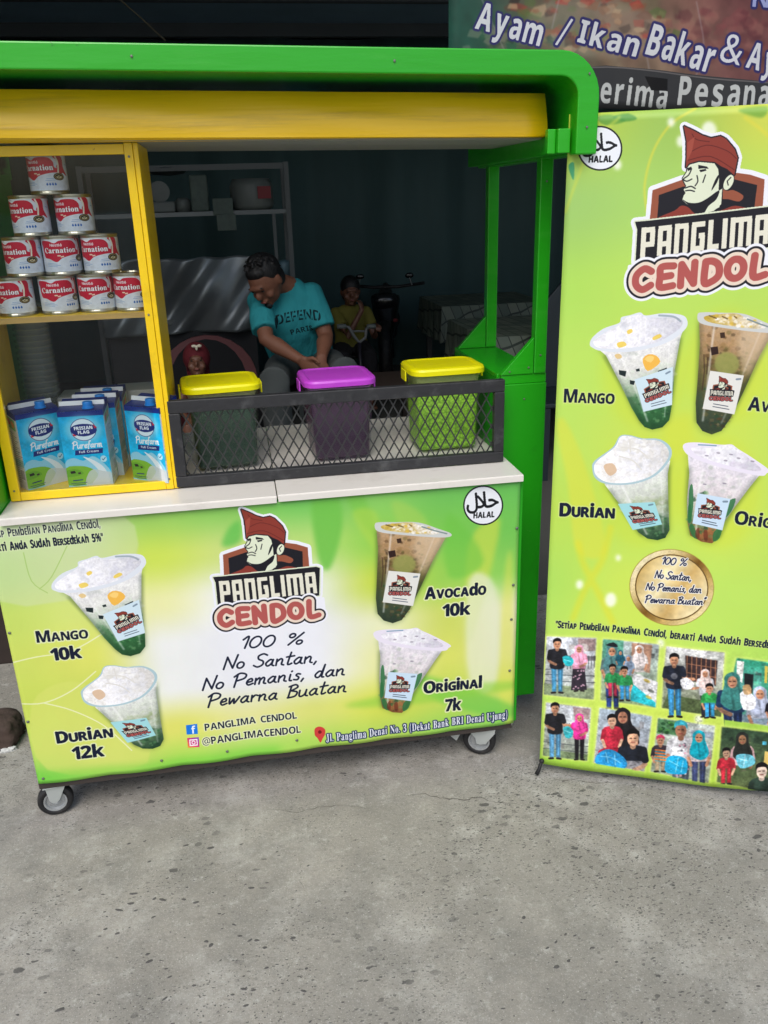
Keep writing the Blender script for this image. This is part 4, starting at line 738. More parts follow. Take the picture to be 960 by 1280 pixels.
def paint_carton():
    """front (0..97), right side (97..165), back, left side; 180 high"""
    cv = Canvas(.33, .18, 2600); P = Pen(cv, lambda p: np.atleast_2d(p)*np.array([.001, -.001])+np.array([0, .18])); W_ = (240, 244, 248); N = (24, 44, 122)
    cv.a[:] = np.array((222, 226, 228))/255.
    for ox in (0, 165):
        Q = Pen(cv, lambda p, ox=ox: P.f(np.atleast_2d(p)+np.array([ox, 0])))
        cup_fill(Q, [(0, 0), (97, 0), (97, 180), (0, 180)], [(0, (10, 166, 222)), (.5, (20, 184, 236)), (1, (20, 190, 240))], [(0, 0), (0, 180)], 2, .05)
        Q.poly([(0, 0), (97, 0), (97, 12), (0, 12)], N); Q.poly([(0, 3), (97, 8), (97, 11), (0, 7)], (226, 232, 240), op=.0)
        Q.poly(ell(50, 44, 40, 34), (160, 220, 240), op=.75, blur=7); Q.poly(ell(50, 44, 28, 27), (226, 240, 248)); Q.stroke([ell(50, 44, 27, 26, n=40)], 1.6, (60, 90, 150))
        Q.poly([(26, 36), (50, 30), (76, 36), (76, 52), (50, 60), (26, 52)], N, sm=3); Q.text('FRISIAN', (31, 44), (70, 43), 7.5, W_, 'S', fat=.2); Q.text('FLAG', (38, 54), (62, 53), 7.5, W_, 'S', fat=.2)
        Q.poly([(72, 32), (80, 40), (74, 42)], (206, 40, 60)); Q.poly([(28, 52), (34, 58), (26, 58)], (206, 40, 60))
        Q.sfont(SCRIPT, 'Purefarm', (22, 88), (84, 86), 16, 2.6, W_, shear=.2)
        Q.poly([(26, 92), (86, 90), (84, 102), (24, 104)], N, sm=1); Q.text('Full Cream', (34, 99.5), (76, 98.5), 5.5, W_, 'S')
        Q.poly([(0, 122), (20, 110), (40, 118), (60, 108), (78, 120), (97, 150), (97, 180), (0, 180)], (150, 212, 236), sm=3); Q.poly([(0, 134), (30, 130), (52, 136), (66, 150), (60, 172), (0, 176)], (130, 186, 50), sm=3); Q.poly([(0, 140), (24, 138), (36, 150), (0, 156)], (96, 160, 44), op=.6, sm=3)
        Q.poly([(8, 142), (18, 141), (20, 147), (9, 148)], (40, 36, 34)); Q.poly([(24, 146), (30, 145), (31, 149), (25, 150)], (60, 50, 44)); Q.poly([(40, 108), (62, 118), (84, 140), (90, 180), (50, 180), (70, 150), (58, 126)], (232, 240, 246), sm=3)
        Q.poly([(46, 150), (60, 140), (80, 146), (97, 152), (97, 180), (40, 180)], (206, 212, 214), op=.85, sm=3); Q.poly(ell(84, 116, 7, 8), (226, 240, 246), op=.8); Q.stroke([(81, 116), (83, 119), (88, 113)], 1.3, (40, 60, 110))
        Q.stroke([(12, 165), (32, 164)], 2.4, N); Q.stroke([[(6, 172), (40, 171)], [(10, 176), (36, 175)]], 1.2, N)
    for ox in (97, 262):
        Q = Pen(cv, lambda p, ox=ox: P.f(np.atleast_2d(p)+np.array([ox, 0])))
        Q.poly([(0, 0), (68, 0), (68, 14), (0, 14)], N); Q.poly([(10, 16), (58, 16), (58, 40), (10, 40)], (120, 190, 120)); Q.poly([(14, 24), (30, 20), (34, 30), (18, 36)], (206, 70, 60), sm=3); Q.poly([(38, 22), (54, 24), (50, 34), (40, 34)], (226, 150, 60), sm=3)
        for i, y in enumerate(range(50, 170, 5)): Q.stroke([(6, y), (40+((i*37) % 23), y)], 1.4, (70, 90, 120), op=.75)
        Q.poly([(0, 108), (68, 108), (68, 126), (0, 126)], (90, 170, 170), op=.5); Q.stroke([(0, 100), (68, 100)], 1, (170, 60, 60)); Q.poly([(40, 130), (62, 130), (62, 160), (40, 160)], (236, 238, 240)); Q.stroke([[(42+i*2.6, 134), (42+i*2.6, 156)] for i in range(8)], 1.1, (30, 30, 40))
    return cv.image('carton_print')
def paint_shirt():
    cv = Canvas(.6, .6, 900, (46, 142, 150)); P = Pen(cv, lambda p: np.atleast_2d(p)*np.array([.001, -.001])+np.array([0, .6]))
    cv.a *= .95+.1*vnoise(cv.H, cv.W, 50, 3)[..., None]
    P.text('DEFEND', (196, 322), (420, 298), 50, (18, 44, 52), 'S', arc=12, fat=0)
    for k in range(-4, 9): P.stroke([(160+k*32, 360), (190+k*32, 230)], 6, (46, 142, 150), op=.95)
    P.text('PARIS', (262, 376), (376, 352), 28, (18, 44, 52), 'S')
    return cv.image('shirt_print')
# ---------------------------------------------------------------- materials
GREEN = mat('green_gloss_paint', (34, 168, 22), .33, var=.14, scale=4, bump=.3, bscale=16, dirt=.5, dcol=(84, 186, 70), dscale=5, coat=.2, stretch=(.3, 1, 2.2), chip=(30, 96, 26))
GREEN2 = mat('green_paint_side', (28, 160, 14), .42, var=.15, scale=5, bump=.1, bscale=30, dirt=.3, dcol=(22, 84, 20), dscale=7, chip=(96, 170, 84))
YEL = mat('yellow_gloss_paint', (246, 206, 6), .35, var=.1, scale=9, bump=.2, bscale=40, dirt=.35, dcol=(160, 116, 22), dscale=16, coat=.2, chip=(150, 104, 30))
YELD = mat('ochre_yellow_paint', (232, 188, 4), .38, var=.2, scale=3, bump=.3, bscale=14, dirt=.55, dcol=(136, 110, 50), dscale=7, stretch=(.35, 1, 6))
RAW = mat('raw_pine_edge', (196, 160, 92), .7, var=.25, scale=30, bump=.3, bscale=80, stretch=(.3, 1, 3))
WHITE = mat('white_laminate', (226, 222, 214), .3, var=.05, scale=3, dirt=.35, dcol=(150, 140, 120), dscale=6)
CEIL = mat('grey_white_ceiling_board', (150, 156, 150), .5, var=.12, scale=3, dirt=.3, dcol=(90, 92, 86))
BLACK = mat('black_iron_paint', (38, 39, 42), .5, var=.3, scale=12, bump=.4, bscale=50, dirt=.35, dcol=(120, 122, 122), dscale=16)
DARKW = mat('dark_stained_wood', (62, 54, 50), .7, var=.3, scale=20, bump=.3, stretch=(.4, 1, 4))
RUB = mat('black_rubber', (26, 26, 28), .6, var=.2, scale=20, bump=.2, dirt=.4, dcol=(92, 88, 82), dscale=20)
ZINC = mat('galvanised_steel', (186, 192, 190), .35, metal=.35, var=.12, scale=30, bump=.15)
CHROME = mat('bright_steel', (172, 176, 178), .25, metal=.5, dirt=.5, dcol=(90, 88, 84), dscale=60)
# ---------------------------------------------------------------- ground
def ground_mat():
    m = bpy.data.materials.new('worn_concrete'); m.use_nodes = True; t = m.node_tree; L = t.links; b = t.nodes['Principled BSDF']; N = t.nodes.new
    tc = N('ShaderNodeTexCoord'); O = tc.outputs['Object']
    def noise(sc, det=6, ro=.6, vec=O):
        n = N('ShaderNodeTexNoise'); n.inputs['Scale'].default_value = sc; n.inputs['Detail'].default_value = det; n.inputs['Roughness'].default_value = ro; L.new(vec, n.inputs['Vector']); return n.outputs[0]
    def ramp(src, a, b_, ca=(0, 0, 0, 1), cb=(1, 1, 1, 1)):
        r = N('ShaderNodeValToRGB'); e = r.color_ramp.elements; e[0].position = a; e[1].position = b_; e[0].color = ca; e[1].color = cb; L.new(src, r.inputs[0]); return r.outputs[0]
    def mix(f, a, c, mode='MIX'):
        x = N('ShaderNodeMix'); x.data_type = 'RGBA'; x.blend_type = mode
        for i, v in ((0, f), (6, a), (7, c)):
            if isinstance(v, (tuple, float, int)): x.inputs[i].default_value = v
            else: L.new(v, x.inputs[i])
        return x.outputs[2]
    base = ramp(noise(1.7, 8, .62), .32, .7, srgb((150, 146, 137)), srgb((184, 180, 170)))
    base = mix(ramp(noise(5.5, 9, .75), .42, .72), base, srgb((128, 127, 121)))
    base = mix(ramp(noise(130, 4, .8), .35, .75), base, mix(1., base, (.72, .72, .72, 1), 'MULTIPLY'))
    base = mix(ramp(noise(1.1, 10, .72), .44, .66), base, srgb((138, 135, 127)))
    base = mix(ramp(noise(3.1, 10, .78), .5, .72), base, srgb((184, 182, 175)))
    base = mix(ramp(noise(26, 8, .85), .54, .74), base, srgb((192, 191, 184)))
    base = mix(ramp(noise(60, 6, .85), .58, .74), base, srgb((122, 121, 116)))
    base = mix(ramp(noise(300, 2, .7), .60, .78), base, srgb((214, 213, 206)))
    # exposed dark aggregate, elongated and sparse, clustered
    def pebbles(sc, rot, st, thr, clus, cr, col):
        mp = N('ShaderNodeMapping'); mp.inputs['Scale'].default_value = st; mp.inputs['Rotation'].default_value = (0, 0, rot); L.new(O, mp.inputs[0])
        wob = N('ShaderNodeMix'); wob.data_type = 'RGBA'; wob.inputs[0].default_value = .02; L.new(mp.outputs[0], wob.inputs[6])
        nn = N('ShaderNodeTexNoise'); nn.inputs['Scale'].default_value = 60; L.new(O, nn.inputs['Vector']); L.new(nn.outputs[1], wob.inputs[7])
        v = N('ShaderNodeTexVoronoi'); v.inputs['Scale'].default_value = sc; v.inputs['Randomness'].default_value = 1; L.new(wob.outputs[2], v.inputs['Vector'])
        sel = N('ShaderNodeSeparateColor'); L.new(v.outputs['Color'], sel.inputs[0])
        rad = N('ShaderNodeMath'); rad.operation = 'MULTIPLY'; rad.inputs[1].default_value = thr; L.new(sel.outputs[0], rad.inputs[0])
        lt = N('ShaderNodeMath'); lt.operation = 'LESS_THAN'; L.new(v.outputs['Distance'], lt.inputs[0]); L.new(rad.outputs[0], lt.inputs[1])
        g = N('ShaderNodeMath'); g.operation = 'GREATER_THAN'; g.inputs[1].default_value = cr; L.new(sel.outputs[1], g.inputs[0])
        c = ramp(noise(clus, 3), .45, .6); k = N('ShaderNodeMath'); k.operation = 'MULTIPLY'; L.new(lt.outputs[0], k.inputs[0]); L.new(g.outputs[0], k.inputs[1])
        k2 = N('ShaderNodeMath'); k2.operation = 'MULTIPLY'; L.new(k.outputs[0], k2.inputs[0]); L.new(c, k2.inputs[1]); k3 = N('ShaderNodeMath'); k3.operation = 'MULTIPLY'; k3.inputs[1].default_value = .8; L.new(k2.outputs[0], k3.inputs[0])
        return k3.outputs[0]
    for a in ((75, .5, (1, 1.9, 1), .36, 1.3, .5, 0), (75, 2.1, (1, 2.4, 1), .34, 1.1, .5, 0), (30, 1.2, (1, 1.7, 1), .36, 2.6, .6, 0), (150, .2, (1, 1.6, 1), .42, 4, .45, 0), (170, 1.9, (1, 2, 1), .42, 1.6, .5, 0)):
        base = mix(pebbles(*a), base, srgb((76, 75, 74)))
    # hairline cracks
    mp = N('ShaderNodeMix'); mp.data_type = 'RGBA'; mp.inputs[0].default_value = .12; L.new(O, mp.inputs[6]); nn = N('ShaderNodeTexNoise'); nn.inputs['Scale'].default_value = 5; nn.inputs['Detail'].default_value = 8; L.new(O, nn.inputs['Vector']); L.new(nn.outputs[1], mp.inputs[7])
    v = N('ShaderNodeTexVoronoi'); v.feature = 'DISTANCE_TO_EDGE'; v.inputs['Scale'].default_value = .75; L.new(mp.outputs[2], v.inputs['Vector'])
    cm = ramp(v.outputs[0], .0, .006, (1, 1, 1, 1), (0, 0, 0, 1)); cg = ramp(noise(2.2, 3), .5, .56); ck = N('ShaderNodeMath'); ck.operation = 'MULTIPLY'; L.new(cm, ck.inputs[0]); L.new(cg, ck.inputs[1])
    L.new(base, b.inputs['Base Color']); b.inputs['Roughness'].default_value = .85; b.inputs['Specular IOR Level'].default_value = .25
    bp = N('ShaderNodeBump'); bp.inputs['Strength'].default_value = .5; bp.inputs['Distance'].default_value = .004; hh = N('ShaderNodeMath'); hh.operation = 'ADD'; L.new(noise(110, 6, .7), hh.inputs[0]); L.new(noise(14, 5), hh.inputs[1])
    h2 = N('ShaderNodeMath'); h2.operation = 'SUBTRACT'; L.new(hh.outputs[0], h2.inputs[0]); h2.inputs[1].default_value = 0; L.new(h2.outputs[0], bp.inputs['Height']); L.new(bp.outputs[0], b.inputs['Normal'])
    return m
GM = ground_mat()
STNP = mat('dark_aggregate', (84, 82, 80), .8, var=.35, scale=40)
def pebble_field():
    g = random.Random(11); mb = MB()
    def peb(x, y, a, b_, rot):
        n = 7; vs = [(x, y, .0012)]; 
        for k in range(n):
            t = 2*math.pi*k/n; r = g.uniform(.75, 1.1); u, v = a*r*math.cos(t), b_*r*math.sin(t); vs.append((x+u*math.cos(rot)-v*math.sin(rot), y+u*math.sin(rot)+v*math.cos(rot), .0003))
        mb.add(vs, [(0, k+1, (k+1) % n+1) for k in range(n)])
    cl = [(PZ(230, 1130, 0), .11, 46, 1.6), (PZ(300, 1215, 0), .12, 40, 1.2), (PZ(700, 1240, 0), .12, 22, 1.2), (PZ(560, 1060, 0), .2, 34, .9), (PZ(820, 1130, 0), .2, 40, .9), (PZ(160, 1050, 0), .2, 30, .9), (PZ(480, 1180, 0), .4, 150, .75), (PZ(420, 1010, 0), .5, 150, .75), (PZ(850, 1060, 0), .4, 110, .75)]
    for c, sp, n, k in cl:
        for _ in range(n):
            a = g.choice((.0012, .0016, .0022, .0030, .0042))*k; peb(g.gauss(c.x, sp), g.gauss(c.y, sp*.8), a*g.uniform(1, 1.7), a*g.uniform(.45, .8), g.uniform(-.7, .7))
    for u, v, a in ((245, 1128, .0085), (170, 1138, .0055), (333, 1210, .006), (307, 1257, .007), (75, 1262, .011), (232, 1057, .008), (370, 997, .0045)): c = PZ(u, v, 0); peb(c.x, c.y, a, a*.42, .15)
    o = mb.build('pebbles', STNP); tag(o, 'small dark stones showing in the worn concrete', kind='stuff')
pebble_field()
def crack(name, pts, wd):
    g = random.Random(len(pts)+int(pts[0][0])); P = []
    for (a, b_), (c_, d_) in zip(pts[:-1], pts[1:]):
        for k in range(7): t = k/7; P.append((a+(c_-a)*t+g.uniform(-2, 2), b_+(d_-b_)*t+g.uniform(-.9, .9)))
    vs = []; n_ = len(P)
    for i, (u, v) in enumerate(P):
        w_ = wd*g.uniform(.15, 1.)*math.sin(math.pi*(i+.5)/n_)**.5; c = PZ(u, v, .0008); vs += [(c.x, c.y-w_, .0008), (c.x+w_*.4, c.y+w_, .0008)]
    tag(MB().add(vs, [(2*i, 2*i+2, 2*i+3, 2*i+1) for i in range(n_-1)]).build(name, CRK), kind='structure')
CRK = mat('crack_dirt', (78, 74, 68), .9, var=.3, scale=60)
crack('ground_crack', [(505, 995), (528, 992), (548, 997), (580, 1000), (597, 996), (618, 1003), (655, 1004)], .0016)
crack('ground_crack', [(690, 975), (720, 975), (745, 979), (775, 977)], .0013)
crack('ground_crack', [(330, 1010), (372, 1016), (398, 1009), (425, 1006), (470, 1012)], .0009)
crack('ground_crack', [(372, 1065), (378, 1085), (374, 1100), (384, 1118)], .0011)
crack('ground_crack', [(620, 915), (640, 930), (655, 950)], .0008)
tag(MB().add([(-400, -400, 0), (400, -400, 0), (400, 400, 0), (-400, 400, 0)], [(0, 1, 2, 3)]).build('ground', GM), kind='structure')

# ---------------------------------------------------------------- the cart
cart = empty('food_cart', (-.56, .35, 0), 'green and yellow street drinks cart with printed front banner and small caster wheels', 'food cart')
XL, XR = -1.262, .131
def rz(x): return -.0165*(x+.45)          # the roof droops slightly to the right
# body
MB().box((-CW, .002, ZB), (.0105, .022, ZT-.001)).build('front_panel', GREEN2, cart, bevel=.002)
MB().box((-CW-.004, .004, .094), (.0, .6, ZB-.001)).build('base_board', DARKW, cart, bevel=.002)
MB().box((.0065, .16, .09), (.119, .178, 1.019)).build('side_front_panel', GREEN2, cart, bevel=.002)
MB().box((.101, .1785, .09), (.119, .66, 1.019)).build('side_panel', GREEN2, cart, bevel=.002)
MB().box((.0, .0225, .13), (.006, .62, .80)).build('inner_side_panel', GREEN2, cart)
MB().box((-1.245, .0, .835), (-1.2115, .66, 1.56)).build('side_panel', GREEN2, cart, bevel=.002)
MB().box((-1.242, .0225, .125), (-1.2115, .63, .811)).build('side_panel', GREEN2, cart, bevel=.002)
MB().box((-1.2105, .64, .13), (.10, .655, .822)).build('back_panel', GREEN2, cart)
# counter: two laminate slabs with a visible joint
def slab(x0, x1, z, name='counter_slab'):
    b = MB(); b.box((x0, -.014, z-.012), (x1, .638, z)); o = b.build(name, WHITE, cart, bevel=.002)
    MB().box((x0+.001, -.0165, z-.0165), (x1-.001, -.0145, z-.002)).build('edge_strip', WHITE, o, bevel=.0006)
slab(-1.211, -.5935, .832); slab(-.5915, .005, .834)
# ledge, gussets, posts on the right
MB().box((.0, .165, 1.0195), (.119, .19, 1.043)).build('cross_rail', GREEN, cart, bevel=.0015)
MB().box((-.004, .1905, 1.030), (.119, .625, 1.042)).build('side_ledge', GREEN, cart, bevel=.0015)
MB().box((-.004, .1905, .835), (.008, .6245, 1.0295)).build('inner_rail', GREEN2, cart)
for y in (.162, .59):
    MB().prism([(.083, y, 1.0435), (.083, y, 1.135), (-.002, y, 1.0435)], (0, .016, 0)).build('gusset', GREEN, cart, bevel=.001)
for y in (.16, .5876): MB().box((.0845, y, 1.0435), (.116, y+.03, 1.551+rz(.1)*0)).build('post', GREEN, cart, bevel=.0025)
for y in (.16, .5876): MB().box((-1.245, y, 1.5605), (-1.215, y+.03, 1.575)).build('post', GREEN, cart)
b = MB().box((.052, -.03, 1.552), (.0795, .69, 1.60)); b.build('roof_beam', GREEN, cart, bevel=.002)
MB().box((.0805, .02, 1.552), (.1, .66, 1.574)).build('roof_beam', GREEN, cart, bevel=.002)
MB().box((.0335, -.018, 1.5515), (.0515, .0, 1.60)).build('roof_block', GREEN, cart, bevel=.002)
MB().box((-1.245, -.03, 1.576), (-1.215, .66, 1.60)).build('roof_beam', GREEN, cart)
# roof shell: thick arch with rounded shoulders
def arch(off, zb):
    r = .085-off; P = []
    top = 1.752-off
    P.append((XR-off, zb)); 
    for a in np.linspace(0, 90, 9): P.append((XR-off-r+r*math.cos(R(a)), top-r+r*math.sin(R(a))))
    for a in np.linspace(90, 180, 9): P.append((XL+off+r+r*math.cos(R(a)), top-r+r*math.sin(R(a))))
    P.append((XL+off, zb)); return P
O_, I_ = arch(0, 1.548), arch(.047, 1.548)
n = len(O_); vs = []
for y in (-.05, .70):
    for P in (O_, I_):
        vs += [(x, y, z+(rz(x) if z > 1.6 else 0)) for x, z in P]
fs = []
for i in range(n-1):
    fs += [(i, i+1, n+i+1, n+i), (2*n+i, 3*n+i, 3*n+i+1, 2*n+i+1), (i, 2*n+i, 2*n+i+1, i+1), (n+i, n+i+1, 3*n+i+1, 3*n+i)]
fs += [(0, n, 3*n, 2*n), (n-1, 3*n-1, 4*n-1, 2*n-1)]
# subdivide length of the top edge so the hand-cut board can waver a little
rf = MB().add(vs, fs).build('roof', GREEN, cart, bevel=.003, smooth=False)
# yellow valance, bowed forward, with closed rounded right end
def valance():
    X0, X1 = -1.21, .050; vs = []; fs = []; nx = 24; nz = 12
    for i in range(nx+1):
        x = X0+(X1-X0)*i/nx; e = min(1, (X1-x)/.02); z0 = 1.596+rz(x)*.9; z1 = 1.684+rz(x)
        for j in range(nz+1):
            t = j/nz; z = z0+(z1-z0)*t; y = .060-.028*math.cos(t*1.45)**.8+.0-.0015*math.sin(x*17+t*5)
            vs.append((x, y, z))
    m1 = nz+1
    for i in range(nx):
        for j in range(nz): fs.append((i*m1+j, (i+1)*m1+j, (i+1)*m1+j+1, i*m1+j+1))
    vs += [(X1, .08, 1.596+rz(X1)*.9), (X1, .08, 1.684+rz(X1))]; k = len(vs)
    fs.append(tuple(nx*m1+j for j in range(nz+1))+(k-1, k-2))
    vs += [(X0, .08, 1.6), (X0, .08, 1.70)]; k2 = len(vs)
    fs += [(0, nx*m1, k-2, k2-2)]
    return MB().add(vs, fs)
v_ = valance().build('valance', YELD, cart)
for p in v_.data.polygons: p.use_smooth = len(p.vertices) == 4
MB().add([(-1.21, .066, 1.603), (.05, .066, 1.5855), (.05, .45, 1.5875), (-1.21, .45, 1.603), (-1.21, .066, 1.61), (.05, .066, 1.594), (.05, .45, 1.595), (-1.21, .45, 1.61)], [(0, 1, 2, 3), (4, 7, 6, 5), (0, 4, 5, 1), (1, 5, 6, 2), (2, 6, 7, 3), (3, 7, 4, 0)]).build('ceiling_board', CEIL, cart)
# printed banner stretched over the front, with sag folds, nailed along its edges
def sheet(name, m, parent, o, ux, uy, w, h, nx, ny, dfn, uvf=None, thick=.0012, loc=None):
    o = Vector(o); ux = Vector(ux); uy = Vector(uy); nrm = ux.cross(uy); vs = []; uv = []
    for j in range(ny+1):
        for i in range(nx+1):
            a, b_ = i/nx, j/ny; du, dv, dn = dfn(a, b_); vs.append(o+ux*(a*w+du)+uy*(b_*h+dv)+nrm*dn); uv.append((a, b_))
    fs = [(j*(nx+1)+i, j*(nx+1)+i+1, (j+1)*(nx+1)+i+1, (j+1)*(nx+1)+i) for j in range(ny) for i in range(nx)]
    me = bpy.data.meshes.new(name); me.from_pydata([tuple(v) for v in vs], [], fs); ul = me.uv_layers.new(name='UVMap')
    for lp in me.loops: ul.data[lp.index].uv = uv[lp.vertex_index]
    ob = link(name, me, m, parent, True, loc); s = ob.modifiers.new('thickness', 'SOLIDIFY'); s.thickness = thick; s.offset = -1; return ob
FP = print_mat('front_vinyl_print', paint_front(), .38, .35, 9, .01)
def dfront(a, b_):
    dn = .0016+.0022*math.sin(a*9+b_*3)*math.sin(b_*5+1)**2+.0015*math.sin(a*40)*(1-b_)**4
    dv = (-.003*abs(math.sin(a*22)))*(1-b_)**6; du = 0
    if b_ > .999: dv = 0
    return du, dv, dn
ban = sheet('printed_banner', FP, cart, (-CW, -.0035, ZB), (1, 0, 0), (0, 0, 1), CW, CH, 120, 60, dfront)
NAIL = mat('dull_nail', (120, 122, 114), .4, metal=.5)
nails = [(49+5, 973), (202, 950.5), (284, 939), (371, 925), (640, 905), (12, 791), (35, 902), (637, 838), (639, 774), (641.5, 731), (646, 660)]
for u, v in nails:
    p = PY(u, v, -.006); MB().lathe([(.0001, 0), (.0034, .0004), (.0038, .0014), (.0030, .0024), (.0001, .0026)], tuple(p+Vector((0, 0, 0))), seg=12, M=Matrix.Rotation(R(90), 3, 'X')).build('nail_head', NAIL, ban, smooth=True)
# display cabinet
X0, X1, Y0, Y1, Z0, Z1 = -1.205, -.830, .095, .325, .8345, 1.597
cab = MB(); 
MB().box((X0, Y0, Z0), (X0+.022, Y0+.016, Z1)).build('cabinet_stile', YEL, cart, bevel=.0012)
MB().box((X1-.0205, Y0, Z0), (X1-.003, Y0+.016, Z1)).build('cabinet_stile', YEL, cart, bevel=.0012)
MB().box((X0+.0225, Y0+.001, Z0), (X1-.021, Y0+.016, Z0+.020)).build('cabinet_rail', YEL, cart, bevel=.0012)
MB().box((X0+.0225, Y0+.001, Z1-.022), (X1-.021, Y0+.016, Z1-.002)).build('cabinet_rail', YEL, cart, bevel=.0012)
MB().box((X1-.0025, Y0+.002, Z0), (X1+.008, Y1, Z1)).build('cabinet_side', YEL, cart, bevel=.0015)
MB().box((X0+.0, Y0+.0165, Z0), (X0+.010, Y1-.03, Z1)).build('cabinet_side', YEL, cart)
MB().box((X0+.0105, Y0+.0165, Z0+.003), (X1-.003, Y1, Z0+.016)).build('cabinet_floor', YEL, cart)
sh = MB().box((X0+.0105, Y0+.0175, 1.238), (X1-.003, Y1, 1.251)).build('cabinet_shelf', YEL, cart)
MB().box((X0+.0225, Y0+.0165, 1.238), (X1-.0215, Y0+.0172, 1.2505)).build('shelf_edge', RAW, sh)
for x, y, z in ((.0998, .1585, 1.09), (.0998, .1585, 1.50), (.070, .1605, 1.06), (.02, .1605, 1.052), (.06, .1585, .98), (.06, .1585, .6), (.06, .1585, .2), (-1.194, .0945, 1.56), (-1.194, .0945, .86), (-.842, .0945, 1.57), (-.842, .0945, 1.245), (-.842, .0945, .86), (.106, -.0515, 1.60), (.106, -.0515, 1.70), (-.3, -.0515, 1.725), (-.8, -.0515, 1.735)):
    MB().lathe([(.0001, 0), (.0026, .0001), (.0023, .0008), (.0001, .0012)], (x, y, z), seg=10, M=Matrix.Rotation(R(90), 3, 'X')).build('screw_head', NAIL, cart)
def glass_mat(name='clear_glass', tint=(1, 1, 1, 1), rough=.02, f=1.0):
    m = bpy.data.materials.new(name); m.use_nodes = True; t = m.node_tree; t.nodes.remove(t.nodes['Principled BSDF']); N = t.nodes.new; L = t.links
    a = N('ShaderNodeBsdfTransparent'); a.inputs[0].default_value = tint; g = N('ShaderNodeBsdfGlossy'); g.inputs['Roughness'].default_value = rough
    fr = N('ShaderNodeFresnel'); fr.inputs[0].default_value = 1.5; mu = N('ShaderNodeMath'); mu.operation = 'MULTIPLY'; mu.inputs[1].default_value = f; L.new(fr.outputs[0], mu.inputs[0])
    x = N('ShaderNodeMixShader'); L.new(mu.outputs[0], x.inputs[0]); L.new(a.outputs[0], x.inputs[1]); L.new(g.outputs[0], x.inputs[2]); L.new(x.outputs[0], t.nodes['Material Output'].inputs[0]); return m
GLASS = glass_mat(tint=(.95, .97, .97, 1), f=.45)
MB().box((X0+.0228, Y0+.006, Z0+.0205), (X1-.0212, Y0+.009, Z1-.0225)).build('glass_pane', GLASS, cart)
# black guard frame with expanded metal
gd = empty('mesh_guard', (-.42, .1, .836)); gd.parent = cart; gd.location = Vector((-.42, .1, .836))-cart.location
GX0, GX1, GZ0, GZ1, GY = -.826, -.012, .8365, 1.047, .095
def gz(x): return 0
for nm, a, b_ in (('guard_rail', (GX0, GY, GZ0), (GX1, GY+.02, GZ0+.026)), ('guard_rail', (GX0, GY, GZ1-.03), (GX1, GY+.02, GZ1)), ('guard_rail', (GX0, GY, GZ0+.0265), (GX0+.026, GY+.02, GZ1-.0305)), ('guard_rail', (GX1-.026, GY, GZ0+.0265), (GX1, GY+.02, GZ1-.0305))):
    MB().box(a, b_).build(nm, BLACK, gd, bevel=.002)
WIRE = mat('dull_wire', (64, 66, 66), .45, metal=.5, var=.2)
gj = random.Random(5); J = lambda: gj.uniform(-.0012, .0012)
mb = MB(); ax0, ax1, az0, az1 = GX0+.02, GX1-.02, GZ0+.02, GZ1-.024; dw, dh = .0262, .047; ym = GY+.015
k = -8
segs_ = []
for s in (1, -1):
    c = ax0-2
    while c < ax1+2:
        # line x = c + s*(z-az0)*dw/dh
        pts = []
        x_a, x_b = c, c+s*(az1-az0)*dw/dh; z_a, z_b = az0, az1
        def clip(x, lo, hi): return lo <= x <= hi
        def at(xx): return az0+(xx-c)*dh/(dw*s)
        if x_a < ax0 and x_b < ax0 or x_a > ax1 and x_b > ax1: c += dw; continue
        for lim in (ax0, ax1):
            if (x_a-lim)*(x_b-lim) < 0:
                if (x_a < ax0 and lim == ax0) or (x_a > ax1 and lim == ax1): z_a = at(lim); x_a = lim
                elif (x_b < ax0 and lim == ax0) or (x_b > ax1 and lim == ax1): z_b = at(lim); x_b = lim
        if abs(x_a-x_b) > .003: mb.bar((x_a+J(), ym+(.0006 if s > 0 else -.0006), z_a), (x_b+J()*1.4, ym+(.0006 if s > 0 else -.0006), z_b), .0034, .0018, up=(0, 1, 0))
        c += dw
mb.build('wire_mesh', WIRE, gd)
